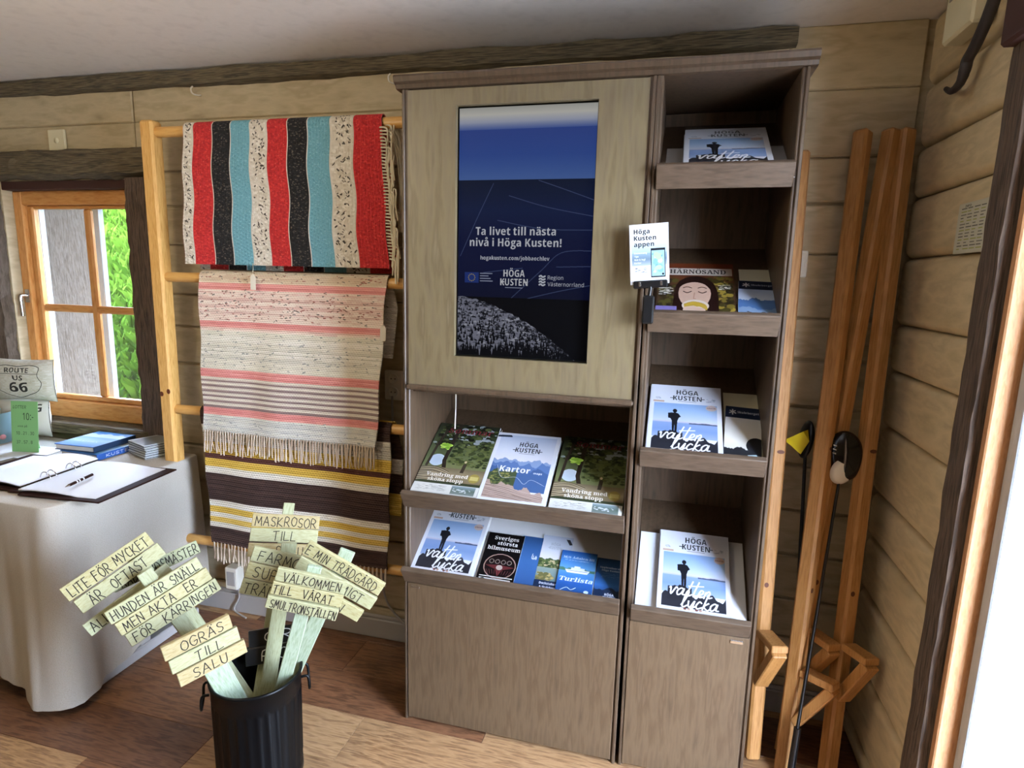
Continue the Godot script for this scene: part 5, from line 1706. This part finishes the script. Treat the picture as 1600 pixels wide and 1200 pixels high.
func make_corner() -> void:
	stilt("pine stilt leaning furthest out, crossing in front of the others", Vector3(0.436, 0.0, 0.31), Vector3(0.517, 1.955, 0.028), Vector3(0.75, 0, 0.6), 0.34, 0.1)
	stilt("pine stilt leaning behind the crossing one", Vector3(0.452, 0.0, 0.215), Vector3(0.594, 1.955, 0.028), Vector3(0.5, 0, 0.85), 0.43, 0.1)
	stilt("pine stilt standing nearest the log wall", Vector3(0.566, 0.0, 0.285), Vector3(0.63, 1.955, 0.028), Vector3(0.42, 0, 0.9), 0.43, 0.095)
	stilt("pine stilt half hidden beside the narrow cabinet", Vector3(0.35, 0.0, 0.262), Vector3(0.352, 1.9, 0.032), Vector3(0.25, 0, 0.95), 0.42, 0.11)
	# golf driver, head up
	var g := thing("golf_club", "black and white golf driver standing head up between the stilts", "golf club", Vector3(0.452, 0.0, 0.352), 0.0, "golf clubs in the corner")
	var head_at := Vector3(0.535, 0.93, 0.155) - g.position
	part(g, "shaft", tube([Vector3(0, 0.2, 0.0).lerp(head_at, 0.0), head_at], [0.005, 0.0045], 8), M.black)
	part(g, "grip", tube([Vector3(-0.012, 0.0, 0.025), Vector3(0, 0.2, 0.0)], [0.012, 0.010], 12), M.black)
	var hd := SphereMesh.new()
	hd.radius = 0.5
	hd.height = 1.0
	hd.radial_segments = 40
	hd.rings = 24
	var h := part(g, "head", hd, M.black_gloss, head_at + Vector3(0.006, 0.064, 0.0))
	h.scale = Vector3(0.105, 0.155, 0.065)
	h.rotation.z = 0.12
	var sole := part(g, "sole_plate", lathe([Vector2(0.0, 0.004), Vector2(0.028, 0.002), Vector2(0.04, -0.008), Vector2(0.036, -0.014)], 28), M.white_plastic, head_at + Vector3(0.004, 0.018, 0.022), Vector3(1.75, 0.0, -0.35))
	sole.scale = Vector3(1.0, 1.0, 1.1)
	for k in 3:
		part(g, "emblem_stroke", box(Vector3(0.01, 0.003, 0.002), 0.0006), M.white_ink, head_at + Vector3(-0.03, 0.1 - k * 0.012, 0.0265), Vector3(0, -0.5, -0.2))
	# club with a yellow faced head
	var c := thing("golf_club", "golf club with black head and bright yellow wedge behind the stilts", "golf club", Vector3(0.487, 0.0, 0.16), 0.0, "golf clubs in the corner")
	var ca := Vector3(0.452, 1.01, 0.05) - c.position
	part(c, "shaft", tube([Vector3.ZERO, ca], [0.009, 0.005], 8), M.black)
	var dh := part(c, "head", hd, M.black, ca)
	dh.scale = Vector3(0.03, 0.125, 0.06)
	dh.rotation = Vector3(0, 0.5, -0.12)
	var st := new_st()
	var w := [Vector3(-0.062, 0.0, 0.02), Vector3(-0.012, 0.036, 0.034), Vector3(0.006, 0.038, 0.012), Vector3(0.008, 0.006, 0.036), Vector3(-0.012, -0.04, 0.03), Vector3(-0.002, -0.036, 0.004)]
	hull_faces(st, Vector3(-0.016, 0.0, 0.018), [[w[0], w[1], w[3], w[4]], [w[0], w[1], w[2]], [w[1], w[2], w[3]], [w[2], w[3], w[4], w[5]], [w[0], w[4], w[5]], [w[0], w[2], w[5]]])
	part(c, "yellow_wedge", done(st), mat(Color("#e8d21a"), 0.4), ca + Vector3(-0.008, 0.0, 0.012))

# ------------------------------------------------------------------ small things on the walls
func make_fittings() -> void:
	var s := thing("junction_plate", "white square blank plate on the boards above the window", "wall plate", Vector3(-2.545, 2.018, 0.003))
	part(s, "plate", box(Vector3(0.088, 0.09, 0.012), 0.003), M.cream, Vector3(0, 0, 0.006))
	part(s, "tab", box(Vector3(0.066, 0.012, 0.01), 0.002), M.cream, Vector3(-0.004, -0.049, 0.006))
	part(s, "round_cap", lathe([Vector2(0.0, 0.004), Vector2(0.011, 0.003), Vector2(0.012, 0.0)], 24), M.cream, Vector3(0.002, 0.0, 0.012), Vector3(PI / 2, 0, 0))
	for x in [-1.834, -1.005]:
		var h := thing("wall_hook", "small white screw hook above the striped rug" if x < -1.5 else "small white screw hook beside the cabinet top", "hook", Vector3(x, 2.18, 0.002))
		part(h, "hook", tube(smooth([Vector3(0.012, -0.012, 0.0), Vector3(0.008, -0.016, 0.014), Vector3(-0.004, -0.012, 0.026), Vector3(-0.008, 0.004, 0.028), Vector3(-0.002, 0.014, 0.024)], 5), [0.003], 8), M.white_plastic)
	var sw := thing("light_switch", "white wall switch beside the narrow cabinet", "switch", Vector3(0.388, 1.565, 0.003))
	part(sw, "plate", box(Vector3(0.04, 0.082, 0.01), 0.003), M.white_plastic, Vector3(0, 0, 0.005))
	part(sw, "rocker", box(Vector3(0.024, 0.06, 0.005), 0.002), M.white_plastic, Vector3(0, 0, 0.0115))
	var so := thing("wall_socket", "white double wall socket behind the rugs", "socket", Vector3(-1.01, 1.08, 0.003))
	part(so, "plate", box(Vector3(0.075, 0.115, 0.016), 0.004), M.white_plastic, Vector3(0, 0, 0.008))
	for dy in [-0.026, 0.026]:
		var o := part(so, "outlet", lathe([Vector2(0.021, 0.0), Vector2(0.021, 0.004), Vector2(0.018, 0.004), Vector2(0.018, 0.001), Vector2(0.0, 0.001)], 24), M.white_plastic, Vector3(0, dy, 0.016), Vector3(PI / 2, 0, 0))
		for dx in [-0.008, 0.008]:
			part(o, "pin_hole", box(Vector3(0.004, 0.001, 0.004), 0.0003), M.black, Vector3(dx, 0.0018, 0))
	var ca := thing("power_cable", "grey cable hanging down the wall to the cabinet", "cable")
	part(ca, "lead", tube(smooth([Vector3(-1.01, 1.04, 0.03), Vector3(-1.015, 0.9, 0.02), Vector3(-1.03, 0.6, 0.016), Vector3(-1.06, 0.34, 0.016), Vector3(-1.05, 0.2, 0.03), Vector3(-0.97, 0.11, 0.04), Vector3(-0.84, 0.05, 0.045)], 6), [0.0045], 8), M.grey_paint)
	var ad := thing("plug_adapter", "pale grey plug adapter box low on the wall", "adapter", Vector3(-1.773, 0.175, 0.003))
	part(ad, "casing", box(Vector3(0.06, 0.1, 0.05), 0.004), M.white_plastic, Vector3(0, 0, 0.025))
	part(ad, "display", box(Vector3(0.04, 0.065, 0.003), 0.001), M.grey_paint, Vector3(0, 0, 0.0505))
	var c2 := thing("plug_cable", "grey cable below the plug adapter", "cable")
	part(c2, "lead", tube(smooth([Vector3(-1.76, 0.13, 0.03), Vector3(-1.755, 0.08, 0.03), Vector3(-1.78, 0.02, 0.035), Vector3(-1.7, 0.006, 0.06)], 5), [0.004], 8), M.grey_paint)
	# right wall
	var bx := thing("wall_box", "cream wall box under the ceiling on the log wall", "wall box", Vector3(0.668, 2.165, 0.33))
	part(bx, "casing", box(Vector3(0.05, 0.13, 0.16), 0.006), M.cream, Vector3(-0.026, 0, 0))
	part(bx, "window", box(Vector3(0.003, 0.03, 0.12), 0.001), M.grey_paint, Vector3(-0.0515, 0.045, 0))
	var hk := thing("iron_hook", "long bent black iron hook beside the door lintel", "hook", Vector3(0.64, 2.0, 0.2))
	part(hk, "bar", tube(smooth([Vector3(0.0, 0.0, 0.055), Vector3(-0.002, -0.018, 0.1), Vector3(-0.004, -0.012, 0.15), Vector3(-0.006, 0.012, 0.172), Vector3(-0.006, 0.03, 0.178), Vector3(-0.006, 0.05, 0.21), Vector3(-0.01, 0.085, 0.26), Vector3(-0.014, 0.125, 0.3)], 5),
		[0.006, 0.006, 0.007, 0.007, 0.008, 0.008, 0.009, 0.009, 0.01, 0.01, 0.011, 0.011, 0.012, 0.012, 0.013, 0.013], 8), M.iron)
	var im := pimg(200, 260, Color("#dcdac6"))
	for k in 14:
		var cc: Color = [Color("#5d5d55"), Color("#a9b04a"), Color("#76766c")][k % 3]
		for q in 4:
			rect(im, 20 + q * 42, 26 + k * 16, rng.randf_range(18, 38), 5, cc)
	words(im, "INFO", 60, 22, 12, Color("#44443e"))
	var nt := thing("wall_notice", "printed paper notice pinned to the log wall by the door post", "notice", Vector3(0.667, 1.643, 0.447))
	part(nt, "sheet", box(Vector3(0.001, 0.118, 0.155), 0.0003), M.cream, Vector3(-0.0006, 0, 0))
	var q := QuadMesh.new()
	q.size = Vector2(0.155, 0.118)
	part(nt, "print", q, pic_mat(im, 0.7), Vector3(-0.0016, 0, 0), Vector3(0, -PI / 2, 0))

func ceiling_lamp(at: Vector3, energy: float, col: Color) -> void:
	var t := thing("ceiling_lamp", "round white dome ceiling lamp" , "lamp", at, 0.0, "ceiling lamps")
	part(t, "base", lathe([Vector2(0, 0.0), Vector2(0.17, 0.0), Vector2(0.17, -0.02), Vector2(0.0, -0.02)], 32), M.white_plastic)
	var gm := mat(Color("#f4efe4"), 0.5)
	gm.emission_enabled = true
	gm.emission = col
	gm.emission_energy_multiplier = 2.0
	part(t, "lamp_shade", lathe([Vector2(0.15, -0.02), Vector2(0.15, -0.05), Vector2(0.12, -0.08), Vector2(0.06, -0.095), Vector2(0.0, -0.1)], 32), gm)
	var l := OmniLight3D.new()
	l.name = "bulb_light"
	l.light_energy = energy
	l.light_color = col
	l.light_size = 0.12
	l.omni_range = 12.0
	l.omni_attenuation = 2.0
	l.shadow_enabled = true
	l.position = at + Vector3(0, -0.23, 0)
	add_child(l)

func _ready() -> void:
	rng.seed = 20240611
	# camera: yaw 14.39, pitch -9.985, roll 1.474 degrees, vertical field 64.86 degrees
	var cam := Camera3D.new()
	cam.fov = 64.86
	cam.near = 0.05
	cam.far = 200.0
	add_child(cam)
	cam.transform = Transform3D(Basis(Vector3.UP, 0.251115) * Basis(Vector3.RIGHT, -0.174279) * Basis(Vector3.BACK, 0.025728), EYE)
	cam.current = true
	# overcast sky, exposure
	var sky := ProceduralSkyMaterial.new()
	sky.sky_top_color = Color("#bcd0f0")
	sky.sky_horizon_color = Color("#dde7f5")
	sky.ground_horizon_color = Color("#8f968a")
	sky.ground_bottom_color = Color("#4d5a3c")
	sky.sky_energy_multiplier = 8.0
	sky.ground_energy_multiplier = 1.0
	var env := Environment.new()
	env.background_mode = Environment.BG_SKY
	env.sky = Sky.new()
	env.sky.sky_material = sky
	env.tonemap_mode = Environment.TONE_MAPPER_LINEAR
	env.tonemap_exposure = 0.5
	env.sdfgi_enabled = true
	env.ssao_enabled = true
	env.ssil_enabled = true
	var we := WorldEnvironment.new()
	we.environment = env
	add_child(we)
	make_materials()
	make_room()
	make_window()
	make_door()
	make_outdoors()
	make_cabinets()
	make_bars()
	make_rugs()
	make_table()
	make_bin()
	make_signs()
	make_brochures()
	make_corner()
	make_fittings()
	ceiling_lamp(Vector3(-1.6, 2.26, 1.5), 1.2, Color("#ffecca"))
	ceiling_lamp(Vector3(-2.4, 2.26, 3.4), 0.4, Color("#ffecca"))
